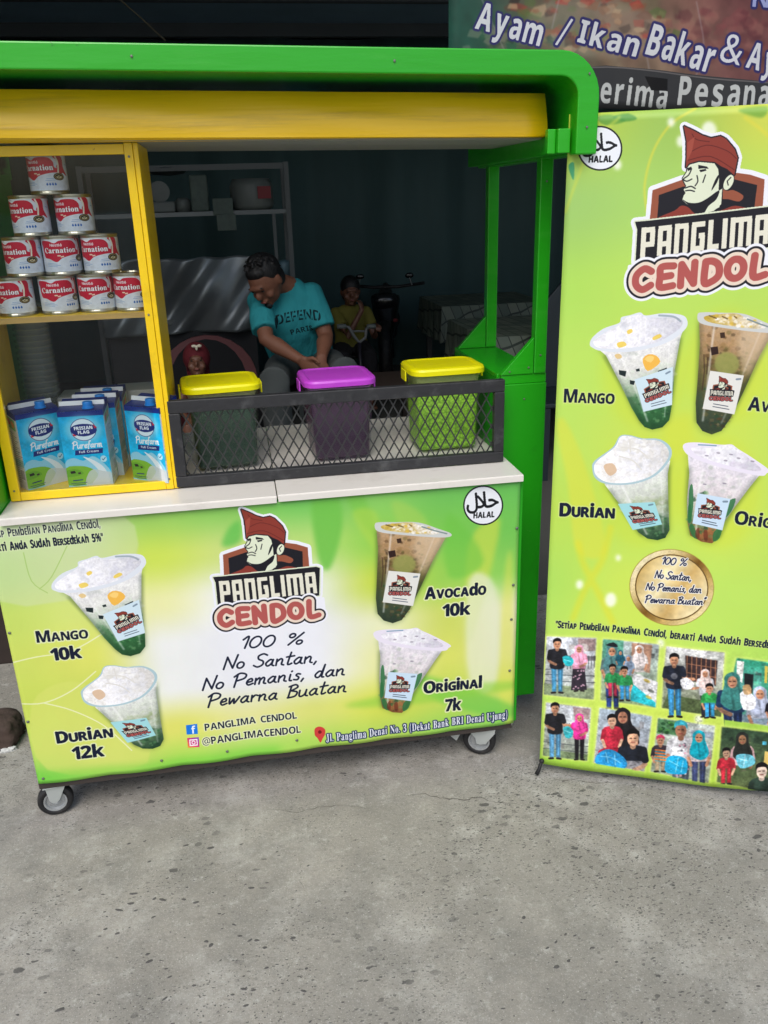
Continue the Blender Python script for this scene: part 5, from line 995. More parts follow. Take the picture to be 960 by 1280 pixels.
# casters
def caster(x, y, rot, r=.044, brake=False):
    c = empty('caster', (x, y, 0)); c.parent = cart; c.location = Vector((x, y, 0))-cart.location
    M = Matrix.Rotation(rot, 3, 'Z')@Matrix.Rotation(R(90), 3, 'X'); ctr = (x, y, r)
    MB().lathe([(r*.66, -.012), (r*.9, -.013), (r*.985, -.009), (r, 0), (r*.985, .009), (r*.9, .013), (r*.66, .012), (r*.66, -.012)], ctr, M=M, seg=40, caps=False).build('tyre', RUB, c, smooth=True)
    MB().lathe([(.001, -.013), (r*.16, -.0135), (r*.22, -.0105), (r*.48, -.0095), (r*.55, -.0135), (r*.655, -.0140), (r*.66, -.008), (r*.66, .008), (r*.655, .0135), (r*.56, .0125), (r*.5, .0075), (r*.3, .0085), (r*.2, .013), (.001, .010)], ctr, M=M, seg=36).build('wheel_rim', CHROME, c, smooth=False)
    MB().lathe([(.0001, -.017), (.006, -.017), (.007, -.021), (.0045, -.024), (.0001, -.024)][::-1], ctr, M=M, seg=12).build('axle_bolt', ZINC, c)
    Rz = Matrix.Rotation(rot, 3, 'Z'); mb = MB()
    for s in (-1, 1):
        P = [(-.018, s*.0165, .0), (.032, s*.0165, .0), (.012, s*.0165, -.042), (.004, s*.0165, -.050), (-.006, s*.0165, -.050), (-.013, s*.0165, -.040)] if not brake else [(-.042, s*.0165, .0), (.046, s*.0165, .0), (.044, s*.0165, -.014), (.020, s*.0165, -.050), (.004, s*.0165, -.054), (-.006, s*.0165, -.052), (-.010, s*.0165, -.034), (-.028, s*.0165, -.014), (-.045, s*.0165, -.014)]
        P = [Rz@Vector(p)+Vector((x, y, .0925)) for p in P]; mb.prism(P, Rz@Vector((0, .0018*s, 0)))
    mb.box((x-.024, y-.022, .0905), (x+.024, y+.022, .0935), rz=rot)
    br = mb.build('fork', ZINC, c, bevel=.0008)
    if brake:
        q = Rz@Vector((-.05, 0, -.02))+Vector((x, y, .0925)); MB().prism([Rz@Vector(p)+Vector((x, y, .0925)) for p in ((-.040, -.020, -.002), (-.070, -.020, -.010), (-.080, -.020, -.036), (-.062, -.020, -.050), (-.050, -.020, -.024))], Rz@Vector((0, .040, 0))).build('brake_tab', ZINC, c, bevel=.001)
p = PZ(72, 1019, 0); caster(p.x, p.y+.012, R(8))
p = PZ(600, 944, 0); caster(p.x+.002, p.y+.014, R(-24), r=.046, brake=True)
caster(-1.16, .56, R(20)); caster(-.07, .57, R(-20))
# ---------------------------------------------------------------- tins on the cabinet shelf
TIN = mat('tinplate', (196, 192, 176), .28, metal=1, var=.08)
CANP = print_mat('tin_label_print', paint_can(), .3, 0)
def make_can(loc):
    c = empty('milk_tin', loc); r, h = .0402, .083; x, y, z = loc
    prof = [(.0001, .003), (r*.9, .003), (r*.94, .0), (r, .0005), (r, .0035), (r*.975, .006), (r*.975, h-.006), (r, h-.0035), (r, h-.0005), (r*.94, h), (r*.9, h-.003), (.0001, h-.003)]
    MB().lathe(prof, (x, y, z), seg=40).build('tin_body', TIN, c, smooth=False)
    seg = 48; vs = []; uv = []; rl = r*.985
    for j, zz in enumerate((.0075, h-.0075)):
        for k in range(seg+1):
            a = 2*math.pi*k/seg; vs.append((x+rl*math.sin(a), y-rl*math.cos(a), z+zz)); uv.append((k/seg, j))
    fs = [(k, k+1, seg+2+k, seg+1+k) for k in range(seg)]
    me = bpy.data.meshes.new('paper_label'); me.from_pydata(vs, [], fs); ul = me.uv_layers.new(name='UVMap')
    for lp in me.loops: ul.data[lp.index].uv = uv[lp.vertex_index]
    link('paper_label', me, CANP, c, True); return c
def copy_tree(o, parent=None):
    c = o.copy(); COL.objects.link(c); c.parent = parent
    for ch in list(o.children): copy_tree(ch, c)
    return c
ZS = 1.2515
CANS = [(-1.139, 0, -32, 'red and white milk tin at the left end of the bottom row'), (-1.052, 0, 2, 'bottom row milk tin second from left showing its whole red label'), (-.967, 0, -14, 'bottom row milk tin third from left on the cabinet shelf'),
        (-.886, 0, -24, 'bottom row milk tin beside the right yellow cabinet stile'), (-1.113, 1, -34, 'second row milk tin at the left with a dark round badge'), (-1.030, 1, 0, 'middle milk tin of the second row with whole red label'), (-.943, 1, -26, 'right milk tin of the second row on the shelf'),
        (-1.084, 2, -36, 'left milk tin of the pair just under the topmost tin'), (-.990, 2, -34, 'right milk tin of the pair just under the topmost tin'), (-1.030, 3, -28, 'single milk tin at the top of the stacked pyramid')]
tin0 = make_can((-1.139, .16, ZS))
for i, (x, row, a, lab) in enumerate(CANS):
    o = tin0 if i == 0 else copy_tree(tin0)
    o.location = (x+.010+.002*((i*5) % 3-1), .163+.004*((i*7) % 3), ZS+row*.0833); o.rotation_euler = (0, 0, R(a+6)); tag(o, lab, 'tin', 'milk tins stacked on the cabinet shelf')
# ---------------------------------------------------------------- milk cartons
CARP = print_mat('carton_print', paint_carton(), .3, 0); NAVYC = mat('carton_navy', (28, 44, 110), .35, var=.05); CWH = mat('carton_white', (222, 226, 230), .4, var=.05); CAPB = mat('blue_cap_plastic', (20, 130, 220), .35, var=.05)
def make_carton(loc, w=.103, d=.068, h=.186):
    c = empty('milk_carton', loc); P = lambda x, y, z: (loc[0]+x, loc[1]+y, loc[2]+z); hf, hb = h-.004, h+.012
    vs = [P(-w/2, 0, 0), P(w/2, 0, 0), P(w/2, d, 0), P(-w/2, d, 0), P(-w/2, 0, hf), P(w/2, 0, hf), P(w/2, d, hb), P(-w/2, d, hb)]
    fs = [(0, 1, 5, 4), (1, 2, 6, 5), (2, 3, 7, 6), (3, 0, 4, 7), (0, 3, 2, 1)]
    T = .33; us = [(0, .097/T), (.097/T, .165/T), (.165/T, .262/T), (.262/T, 1)]
    me = bpy.data.meshes.new('carton_body'); me.from_pydata(vs, [], fs); ul = me.uv_layers.new(name='UVMap')
    for i, pl in enumerate(me.polygons):
        if i < 4:
            a, b_ = us[i]
            for li, uv in zip(pl.loop_indices, ((a, 0), (b_, 0), (b_, 1), (a, 1))): ul.data[li].uv = uv
        else:
            for li in pl.loop_indices: ul.data[li].uv = (.9, .9)
    link('carton_body', me, CARP, c)
    MB().add([P(-w/2, 0, hf+.0004), P(w/2, 0, hf+.0004), P(w/2, d, hb+.0004), P(-w/2, d, hb+.0004)], [(0, 1, 2, 3)]).build('carton_top', NAVYC, c)
    MB().add([P(-w/2, d*.42, hf+.0078), P(w/2, d*.42, hf+.0078), P(w/2, d*.50, hf+.0092), P(-w/2, d*.50, hf+.0092), P(-w/2, d*.46, hf+.018), P(w/2, d*.46, hf+.018)], [(0, 1, 5, 4), (2, 3, 4, 5), (1, 2, 5), (3, 0, 4)]).build('top_seam', CWH, c)
    MB().lathe([(.0001, 0), (.0135, 0), (.0135, .003), (.0115, .004), (.0115, .014), (.0105, .0155), (.0001, .0158)], P(w*.16, d*.22, hf+.003), seg=24).build('screw_cap', CAPB, c)
    return c
ct0 = make_carton((-1.024, .118, .8507))
for i, (x, y, a, lab) in enumerate([(-1.026, .120, -3, 'front middle blue milk carton facing straight out of the glass case'), (-1.127, .150, 36, 'left blue milk carton turned to the right beside the yellow cabinet stile'), (-1.008, .190, -3, 'blue milk carton directly behind the front middle carton'), (-.888, .120, -34, 'right blue milk carton showing its white printed side near the stile'), (-1.000, .262, -4, 'rearmost blue milk carton hidden behind two others')]):
    o = ct0 if i == 0 else copy_tree(ct0)
    if i == 4: bpy.data.objects.remove(o) if False else None
    o.location = (x, y, .8507); o.rotation_euler = (0, 0, R(a)); tag(o, lab, 'milk carton', 'blue milk cartons in the glass case')
# white boxes behind the cartons
WBX = mat('white_card', (196, 198, 196), .6, var=.06)
for i, (a, b_, z, lab) in enumerate([((-1.12, .345), (-.985, .45), (.8345, 1.02), 'white cardboard box behind the milk cartons, left one of the tall pair'), ((-.982, .345), (-.845, .45), (.8345, 1.028), 'white cardboard box behind the right milk carton')]):
    MB_ = MB().box((a[0], a[1], z[0]), (b_[0], b_[1], z[1])); o = empty('white_box', ((a[0]+b_[0])/2, a[1], z[0]), lab, 'box', 'white boxes behind the cartons')
    MB_.build('box_body', WBX, o, bevel=.003); MB().box((a[0]-.001, a[1]-.001, z[0]+(z[1]-z[0])*.42), (b_[0]+.001, b_[1]+.001, z[0]+(z[1]-z[0])*.435)).build('lid_seam', mat('grey_seam', (110, 112, 112), .6), o)
# tall stack of clear cups behind the glass
CLR = mat('clear_cup_plastic', (214, 222, 222), .12, var=.05, alpha=.26)
st = empty('cup_stack', (-1.155, .36, .8345), 'tall stack of clear plastic cups behind the left milk carton', 'plastic cups')
for k in range(26):
    z = .8345+k*.0145; MB().lathe([(.031, z), (.0415, z+.055), (.0445, z+.056), (.0445, z+.0595), (.042, z+.0595)], (-1.155, .36, 0), seg=24).build('cup', CLR, st, smooth=True) if k == 0 else None
c0 = st.children[0]
for k in range(1, 26): c = c0.copy(); COL.objects.link(c); c.parent = st; c.location = (0, 0, k*.0145)
# ---------------------------------------------------------------- tubs
def frosted(name, col, alpha, rough=.35):
    m = mat(name, col, rough, var=.04, alpha=alpha); return m
LIDY = mat('yellow_lid_plastic', (240, 234, 0), .38, var=.05, dirt=.3, dcol=(196, 190, 70), dscale=22, bump=.1, bscale=30); LIDP = mat('purple_lid_plastic', (196, 70, 212), .38, var=.05, dirt=.3, dcol=(206, 130, 214), dscale=22, bump=.1, bscale=30)
def rrect(x0, x1, y0, y1, r, z, n=5):
    P = []
    for cx, cy, a0 in ((x1-r, y0+r, -90), (x1-r, y1-r, 0), (x0+r, y1-r, 90), (x0+r, y0+r, 180)):
        for a in np.linspace(a0, a0+90, n): P.append((cx+r*math.cos(R(a)), cy+r*math.sin(R(a)), z))
    return P
def loft(rings, cap0=True, cap1=True):
    n = len(rings[0]); vs = [p for r in rings for p in r]; fs = [(i*n+k, i*n+(k+1) % n, (i+1)*n+(k+1) % n, (i+1)*n+k) for i in range(len(rings)-1) for k in range(n)]
    if cap0: fs.append(tuple(range(n))[::-1])
    if cap1: fs.append(tuple(range((len(rings)-1)*n, len(rings)*n)))
    return MB().add(vs, fs)
def tub(x, y, w, d, h, lid, bodym, rimm, fill, filltop, lab, rz=0):
    t = empty('storage_tub', (x, y, .8347), lab, 'tub', 'lidded tubs along the counter'); z = .8347; r = .028; x0, x1, y0, y1 = x-w/2, x+w/2, y, y+d; s = .012
    rr = lambda e, zz: rrect(x0-e, x1+e, y0-e, y1+e, max(.006, r+min(e, .01)), zz)
    loft([rr(-s-.006, z+.001), rr(-s, z+.006), rr(-s*.4, z+h*.6), rr(0, z+h-.012), rr(.003, z+h-.011), rr(.003, z+h-.002)], cap1=False).build('tub_body', bodym, t, smooth=True)
    loft([rr(-.0145, z+filltop+.002), rr(-.0035, z+h-.013)], cap0=False, cap1=False).build('tub_collar', rimm, t, smooth=True)
    loft([rr(-s-.010, z+.006), rr(-s*.9-.004, z+.012), rr(-.009, z+filltop-.003), rr(-.014, z+filltop)]).build('contents', fill, t)
    l = loft([rr(.004, z+h-.010), rr(.0075, z+h-.009), rr(.0075, z+h+.002), rr(.0045, z+h+.007), rr(-.006, z+h+.009), rr(-.012, z+h+.006), rr(-.03, z+h+.006)], cap0=True).build('lid', lid, t, smooth=True)
    for p_ in l.data.polygons:
        if len(p_.vertices) > 6: p_.use_smooth = False
    l.modifiers.new('e', 'EDGE_SPLIT').split_angle = R(25)
    for sx in (-1, 1): MB().box((x+sx*(w/2+.010), y+d*.35, z+h-.03), (x+sx*(w/2+.014), y+d*.65, z+h-.002)).build('lid_clip', lid, t, bevel=.001)
    t.rotation_euler = (0, 0, rz); return t
DK = mat('dark_green_jelly', (38, 64, 56), .3, var=.3, scale=60, bump=.5, bscale=120); BR = mat('dark_brown_syrup', (62, 50, 64), .25, var=.3, scale=20)
def cendol_mat():
    m = mat('green_cendol_strands', (120, 186, 40), .35, var=.25, scale=20); t = m.node_tree; b = t.nodes['Principled BSDF']; N = t.nodes.new; L = t.links
    tc = N('ShaderNodeTexCoord'); v = N('ShaderNodeTexVoronoi'); v.inputs['Scale'].default_value = 150; L.new(tc.outputs['Object'], v.inputs['Vector'])
    r = N('ShaderNodeValToRGB'); r.color_ramp.elements[0].position = .1; r.color_ramp.elements[0].color = srgb((170, 232, 70)); r.color_ramp.elements[1].position = .9; r.color_ramp.elements[1].color = srgb((84, 140, 34)); L.new(v.outputs['Distance'], r.inputs[0]); L.new(r.outputs[0], b.inputs['Base Color']); return m
tub(-.700, .205, .180, .165, .212, LIDY, frosted('clear_tub', (150, 170, 140), .10), frosted('pale_yellow_tub', (214, 220, 150), .5), DK, .165, 'tub with bright yellow lid beside the yellow cabinet, dark jelly inside', R(5))
tub(-.405, .205, .172, .175, .208, LIDP, frosted('faint_purple_tub', (150, 120, 160), .12), frosted('pale_purple_tub', (205, 150, 218), .55), BR, .165, 'tub with purple lid, middle one of the three on the counter', R(3))
tub(-.122, .215, .185, .155, .218, LIDY, frosted('faint_lime_tub', (180, 206, 120), .10), frosted('pale_lime_tub', (206, 222, 140), .5), cendol_mat(), .165, 'tub with yellow lid full of bright green cendol strands at the right end', R(2))
# ---------------------------------------------------------------- standing banner
sb = empty('standing_banner', BO+BU*.3-Vector((0, 0, .03)), 'tall lime green printed drinks banner on a floor stand, right of the cart', 'standing banner')
SP = print_mat('standee_vinyl_print', paint_standee(), .42, .25, 6, .01)
def dst(a, b_): return .003*math.sin(b_*23)*math.sin(a*math.pi)*.5, -.006*math.sin(a*math.pi)*(1-b_)**6+.004*math.sin(a*math.pi)*b_**8*0, -.012*math.sin(a*math.pi)*math.sin(b_*math.pi)+.002*math.sin(a*11+b_*7)
sheet('printed_sheet', SP, sb, BO, BU, BV, .6, 1.6, 40, 90, dst)
pm = BO+BU*.3+BV*.75+BN*.05
for a, b_ in ((.01, .01), (.59, .01), (.01, 1.59), (.59, 1.59)):
    q = BO+BU*a+BV*b_+BN*.003; MB().tube([pm, (pm+q)/2+BN*.03, q], .004, 8).build('stand_arm', BLACK, sb, smooth=True)
MB().tube([pm, BO+BU*.3+BN*.5-Vector((0, 0, .03))], .006, 8).build('rear_leg', BLACK, sb, smooth=True)
for a in (.006, .594):
    q = BO+BU*a; k = Vector((0, 0, 1)); s_ = 1 if a > .3 else -1
    MB().tube([q+BV*.012-BN*.006, q+BU*s_*.006-BN*.010+k*-.012, q+BU*s_*.012-BN*.018+Vector((0, 0, -.024))], [.0045, .005, .006], 8).ball(tuple(q+BV*.012-BN*.006), .007, 10, 7).build('foot_hook', RUB, sb, smooth=True)
# ---------------------------------------------------------------- sign cloth above
SY = .86; sw, shh = 1.9, .62; so = Vector((0.035, SY, 1.712))
def sign_z(a): return .012*math.sin(a*3)
f_sign = plane_map(so, (1, 0, 0), (0, 0, 1))
SG = print_mat('sign_cloth_print', paint_sign(sw, shh, f_sign), .6, .5, 5, .03)
sg = sheet('sign_cloth', SG, None, so, (1, 0, 0), (0, 0, 1), sw, shh, 60, 24, lambda a, b_: (0, .010*math.sin(a*9), .010*math.sin(a*16+b_*3)*(1-b_*.4)+.005*math.sin(a*41)), loc=(so.x+sw/2, SY, so.z))
tag(sg, 'faded maroon and black food stall sign cloth hanging above the standing banner', 'sign')
# ---------------------------------------------------------------- stone and litter
STN = mat('burnt_brown_stone', (74, 60, 54), .9, var=.4, scale=25, bump=1, bscale=60)
def rock(name, c, r, m, seed, lab, cat, amp=.2):
    g = random.Random(seed); me = bpy.data.meshes.new(name); bm = bmesh.new(); bmesh.ops.create_icosphere(bm, subdivisions=4, radius=1)
    ph = [(g.uniform(-3, 3), g.uniform(-3, 3), g.uniform(-3, 3), g.uniform(0, 6)) for _ in range(9)]
    for v in bm.verts:
        p = v.co.copy(); k = max(abs(p.x), abs(p.y), abs(p.z)); p = p/(k**.6); n_ = sum(math.sin(p.x*a*1.5+p.y*b_*1.5+p.z*c_*1.5+d) for a, b_, c_, d in ph)/9; p *= 1+amp*n_+amp*.3*math.sin(p.x*13+p.z*9)*math.sin(p.y*11)+amp*.25*math.sin(p.x*31+p.y*23)*math.sin(p.z*27)
        v.co = Vector((p.x*r[0]+c[0], p.y*r[1]+c[1], max(0.0, p.z*r[2]+c[2])))
    bm.to_mesh(me); bm.free(); o = link(name, me, m, None, True, loc=(c[0], c[1], 0)); return tag(o, lab, cat)
rock('stone', (-1.475, .39, .035), (.09, .06, .05), STN, 3, 'dark brown rough stone on the ground left of the cart', 'stone')
rock('stone', (-1.50, .36, .0), (.0, .0, .0), STN, 3, 'x', 'x') if False else None
rock('crumpled_wrapper', (-1.415, .335, .004), (.022, .010, .008), WBX, 5, 'small crumpled white wrapper lying beside the brown stone', 'litter', .5)
# ---------------------------------------------------------------- the dark stall behind
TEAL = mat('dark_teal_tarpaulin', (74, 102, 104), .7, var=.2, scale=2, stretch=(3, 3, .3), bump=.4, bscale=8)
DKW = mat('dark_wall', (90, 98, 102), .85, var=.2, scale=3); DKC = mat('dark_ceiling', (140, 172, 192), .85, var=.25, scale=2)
st_ = lambda n, mb, m: tag(mb.build(n, m), kind='structure')
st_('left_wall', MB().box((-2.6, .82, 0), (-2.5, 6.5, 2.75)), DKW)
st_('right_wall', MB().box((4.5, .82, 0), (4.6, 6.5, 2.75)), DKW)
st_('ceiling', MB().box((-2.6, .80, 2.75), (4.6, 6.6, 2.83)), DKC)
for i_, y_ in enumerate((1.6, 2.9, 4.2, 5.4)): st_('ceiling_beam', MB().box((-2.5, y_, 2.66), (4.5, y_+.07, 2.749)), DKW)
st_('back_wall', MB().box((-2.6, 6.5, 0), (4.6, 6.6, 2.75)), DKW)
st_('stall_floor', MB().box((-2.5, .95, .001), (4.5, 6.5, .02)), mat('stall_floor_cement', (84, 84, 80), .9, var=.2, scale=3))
tag(MB().box((-2.5, .86, .0), (-1.45, .90, .86)).build('plank_wall', mat('dark_plank', (48, 38, 34), .8, var=.3, stretch=(1, 1, 4)), bevel=.004), 'low dark plank wall at the left edge of the stall opening', 'wall')
# tarpaulin curtain on the back, folded
vs = []; nx = 120
for i in range(nx+1):
    x = -2.4+i*6.7/nx; y = 5.9+.06*math.sin(x*5)+.03*math.sin(x*13+1)
    vs += [(x, y, .02), (x, y-.02, 2.72)]
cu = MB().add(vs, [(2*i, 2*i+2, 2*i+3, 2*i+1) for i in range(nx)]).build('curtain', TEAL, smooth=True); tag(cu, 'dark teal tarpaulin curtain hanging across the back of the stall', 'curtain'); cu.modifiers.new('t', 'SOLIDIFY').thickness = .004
tag(MB().tube([PY(146, -4, 3.5), PY(178, 24, 3.5), PY(207, 51, 3.5)], .004, 6).build('cord', mat('pale_cord', (120, 116, 100), .8)), 'thin pale cord slanting under the stall ceiling above the cart', 'cord')
# ---------------------------------------------------------------- rack with kitchen things
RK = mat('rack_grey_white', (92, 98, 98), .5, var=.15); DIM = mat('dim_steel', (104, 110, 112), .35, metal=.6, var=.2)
rk = empty('storage_rack', (-.75, 4.1, .02), 'grey metal storage rack with crowded top shelf at the back left', 'rack')
XA, XB = -1.55, -.262; ra = PY(355, 202, 4).z
for x in (XA, XB):
    for y in (4.0, 4.35): MB().box((x-.016, y, .02), (x+.016, y+.03, ra)).build('rack_post', RK, rk)
MB().box((XA, 4.005, ra-.04), (XB-.017, 4.02, ra-.005)).build('rack_rail', RK, rk)
MB().box((XA+.017, 4.0, 1.405), (XB-.017, 4.36, 1.432)).build('rack_shelf', DIM, rk)
MB().box((XA+.017, 4.0, .98), (XB-.017, 4.36, 1.0)).build('rack_shelf', DIM, rk)
MB().box((-.372, 4.002, 1.002), (-.350, 4.03, 1.403)).build('rack_strut', RK, rk)
# things on the rack
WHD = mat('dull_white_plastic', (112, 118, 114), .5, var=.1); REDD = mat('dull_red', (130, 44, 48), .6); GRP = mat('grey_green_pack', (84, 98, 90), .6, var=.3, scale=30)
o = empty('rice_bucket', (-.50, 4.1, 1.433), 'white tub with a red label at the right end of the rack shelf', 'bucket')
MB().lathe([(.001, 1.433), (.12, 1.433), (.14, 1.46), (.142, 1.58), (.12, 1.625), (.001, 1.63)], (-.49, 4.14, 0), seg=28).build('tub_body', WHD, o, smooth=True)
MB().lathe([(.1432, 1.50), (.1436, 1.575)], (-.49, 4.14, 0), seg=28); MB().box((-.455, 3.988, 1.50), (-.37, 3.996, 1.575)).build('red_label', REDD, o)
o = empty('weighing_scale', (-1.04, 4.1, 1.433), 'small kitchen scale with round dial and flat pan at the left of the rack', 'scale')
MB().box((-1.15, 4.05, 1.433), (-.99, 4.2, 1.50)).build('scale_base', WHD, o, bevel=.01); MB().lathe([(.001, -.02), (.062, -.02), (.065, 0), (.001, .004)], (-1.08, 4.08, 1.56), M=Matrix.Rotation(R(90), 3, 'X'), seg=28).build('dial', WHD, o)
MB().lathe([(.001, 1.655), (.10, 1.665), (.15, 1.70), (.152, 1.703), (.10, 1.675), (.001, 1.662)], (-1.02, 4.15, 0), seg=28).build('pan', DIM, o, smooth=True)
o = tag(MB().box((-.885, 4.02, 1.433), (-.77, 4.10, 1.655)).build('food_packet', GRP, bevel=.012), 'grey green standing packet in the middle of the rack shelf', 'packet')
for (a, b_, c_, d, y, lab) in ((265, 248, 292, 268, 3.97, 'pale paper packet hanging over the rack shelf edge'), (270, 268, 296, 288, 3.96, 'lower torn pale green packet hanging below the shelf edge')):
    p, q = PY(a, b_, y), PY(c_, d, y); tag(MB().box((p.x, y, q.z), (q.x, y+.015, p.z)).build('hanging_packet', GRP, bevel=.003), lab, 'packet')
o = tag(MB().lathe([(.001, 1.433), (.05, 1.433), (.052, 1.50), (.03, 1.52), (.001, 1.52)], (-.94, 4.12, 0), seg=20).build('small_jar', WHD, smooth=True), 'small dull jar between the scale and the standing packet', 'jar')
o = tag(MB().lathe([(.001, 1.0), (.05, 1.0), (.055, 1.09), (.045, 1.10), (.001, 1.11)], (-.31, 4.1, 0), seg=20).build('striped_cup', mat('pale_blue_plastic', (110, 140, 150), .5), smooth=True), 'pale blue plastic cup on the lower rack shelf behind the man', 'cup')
# sheet of dull silver metal in front of the rack
SIL = mat('crinkled_silver_sheet', (128, 134, 136), .38, metal=.6, var=.25, scale=3, bump=.6, bscale=6)
a_, b2 = PY(150, 322, 3.4), PY(325, 416, 3.4)
X_a, X_b = -1.45, b2.x; z_t, z_b = PY(250, 322, 3.4).z, PY(250, 416, 3.4).z
def dsil(a, b_): return 0, .004*math.sin(a*30)*b_, .03*math.sin(a*9+b_*3)+.02*math.sin(a*17-b_*8)+.012*math.sin((a-b_*.35)*31)
si = sheet('silver_sheet', SIL, None, (X_a, 3.4, z_b), (1, 0, 0), (0, 0, 1), X_b-X_a, z_t-z_b, 70, 26, dsil, loc=(-1, 3.4, z_b)); tag(si, 'crinkled dull silver sheet screening a stove left of the seated man', 'metal sheet')
cn = empty('cooking_counter', (-1.0, 3.7, .02), 'dark cooking counter standing behind the silver sheet', 'counter')
MB().box((X_a+.02, 3.44, .02), (X_b-.02, 3.95, z_b+.05)).build('cabinet', mat('dark_board', (30, 31, 34), .7, var=.3), cn, bevel=.005); MB().box((X_a, 3.43, z_b+.051), (X_b, 3.97, z_b+.08)).build('worktop', DIM, cn)
# ---------------------------------------------------------------- red plastic chair and small child
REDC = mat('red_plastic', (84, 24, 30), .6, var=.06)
CX, CY = -.90, 2.78
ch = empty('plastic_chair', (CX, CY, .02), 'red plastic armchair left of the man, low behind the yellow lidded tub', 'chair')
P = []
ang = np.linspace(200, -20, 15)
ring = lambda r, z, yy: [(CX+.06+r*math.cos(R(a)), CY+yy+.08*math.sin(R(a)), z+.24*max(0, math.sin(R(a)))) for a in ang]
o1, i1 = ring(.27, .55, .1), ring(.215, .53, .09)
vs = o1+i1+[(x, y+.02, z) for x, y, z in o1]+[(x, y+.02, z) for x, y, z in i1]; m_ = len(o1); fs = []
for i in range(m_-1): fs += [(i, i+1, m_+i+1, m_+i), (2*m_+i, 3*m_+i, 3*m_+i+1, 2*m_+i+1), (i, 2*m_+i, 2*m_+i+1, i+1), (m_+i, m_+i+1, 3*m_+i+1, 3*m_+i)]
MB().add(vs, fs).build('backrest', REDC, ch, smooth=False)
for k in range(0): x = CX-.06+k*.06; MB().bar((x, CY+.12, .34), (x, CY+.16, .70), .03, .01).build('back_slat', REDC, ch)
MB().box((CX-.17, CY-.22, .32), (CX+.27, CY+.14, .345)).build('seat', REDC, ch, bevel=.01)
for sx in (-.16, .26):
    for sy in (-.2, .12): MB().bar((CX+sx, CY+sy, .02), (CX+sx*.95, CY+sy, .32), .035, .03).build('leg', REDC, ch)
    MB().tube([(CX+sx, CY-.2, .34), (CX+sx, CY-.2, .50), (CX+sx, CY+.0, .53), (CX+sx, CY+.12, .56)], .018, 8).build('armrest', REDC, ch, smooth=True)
SKIN = mat('brown_skin', (120, 78, 58), .65, var=.14, scale=20); SKIN2 = mat('child_skin', (108, 72, 55), .5, var=.06, scale=20)
HAIR = mat('black_hair', (14, 13, 14), .55, var=.3, scale=80, bump=.8, bscale=160, stretch=(1, 1, .3)); EYE = mat('dark_eye', (20, 14, 12), .3); LIP = mat('lip', (120, 62, 56), .5)
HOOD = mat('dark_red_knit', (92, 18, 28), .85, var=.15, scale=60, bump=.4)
def head(mb, c, s, rot):
    """head about 0.23*s high facing -Y, turned by rot"""
    M = rot; T = lambda x, y, z: Vector(c)+M@Vector((x*s, y*s, z*s))
    mb.ball(c, (.074*s, .092*s, .098*s), 18, 12, M=M); mb.ball(T(0, -.022, -.052), (.058*s, .066*s, .066*s), 14, 9, M=M); mb.ball(T(0, -.066, -.092), (.026*s, .022*s, .022*s), 10, 7, M=M)
    mb.ball(T(0, -.098, -.022), (.014*s, .020*s, .022*s), 10, 7, M=M); mb.ball(T(0, -.086, .018), (.048*s, .014*s, .012*s), 10, 7, M=M); mb.ball(T(0, -.088, -.062), (.024*s, .012*s, .011*s), 10, 7, M=M)
    for sx in (-1, 1): mb.ball(T(.076*sx, .008, -.015), (.010*s, .020*s, .030*s), 10, 7, M=M); mb.ball(T(.042*sx, -.062, -.04), (.022*s, .022*s, .022*s), 10, 7, M=M)
    return T
def face_bits(T, s, M, par):
    for sx in (-1, 1): MB().ball(T(.030*sx, -.083, .0), (.012*s, .006*s, .004*s), 10, 6, M=M).build('eye', EYE, par, smooth=True)
    for sx in (-1, 1): MB().ball(T(.031*sx, -.086, .022), (.016*s, .006*s, .0035*s), 10, 6, M=M).build('eyebrow', HAIR, par, smooth=True)
    MB().ball(T(0, -.097, -.062), (.020*s, .006*s, .006*s), 10, 6, M=M).build('mouth', LIP, par, smooth=True)
def hand(mb, w, d, n, s=1., curl=.5, side=1):
    """palm and five fingers from wrist w along d, palm normal n"""
    w = Vector(w); d = Vector(d).normalized(); n = Vector(n).normalized(); b = d.cross(n).normalized()*side; n = b.cross(d).normalized()*side
    mb.tube([w-d*.02*s, w+d*.02*s, w+d*.06*s, w+d*.09*s], [(.026*s, .020*s), (.036*s, .017*s), (.042*s, .016*s), (.038*s, .013*s)], 12, up=n)
    for k, (off, L) in enumerate(((-.031, .058), (-.010, .070), (.011, .076), (.031, .066))):
        p0 = w+d*.082*s+b*off*s; a = curl*.6; p1 = p0+(d*math.cos(a)+n*math.sin(a))*L*.45*s; a2 = curl*1.5; p2 = p1+(d*math.cos(a2)+n*math.sin(a2))*L*.33*s; a3 = curl*2.2; p3 = p2+(d*math.cos(a3)+n*math.sin(a3))*L*.28*s
        mb.tube([p0-d*.02*s, p0, p1, p2, p3], [.0095*s, .0095*s, .009*s, .008*s, .0068*s], 8, up=n)
    t0 = w+d*.022*s-b*.028*s; t1 = t0+(d*.6-b*.75+n*.2).normalized()*.034*s; t2 = t1+(d*.9-b*.3+n*.35).normalized()*.03*s; t3 = t2+(d+n*.3).normalized()*.022*s
    mb.tube([t0, t1, t2, t3], [.013*s, .012*s, .010*s, .008*s], 8, up=n)
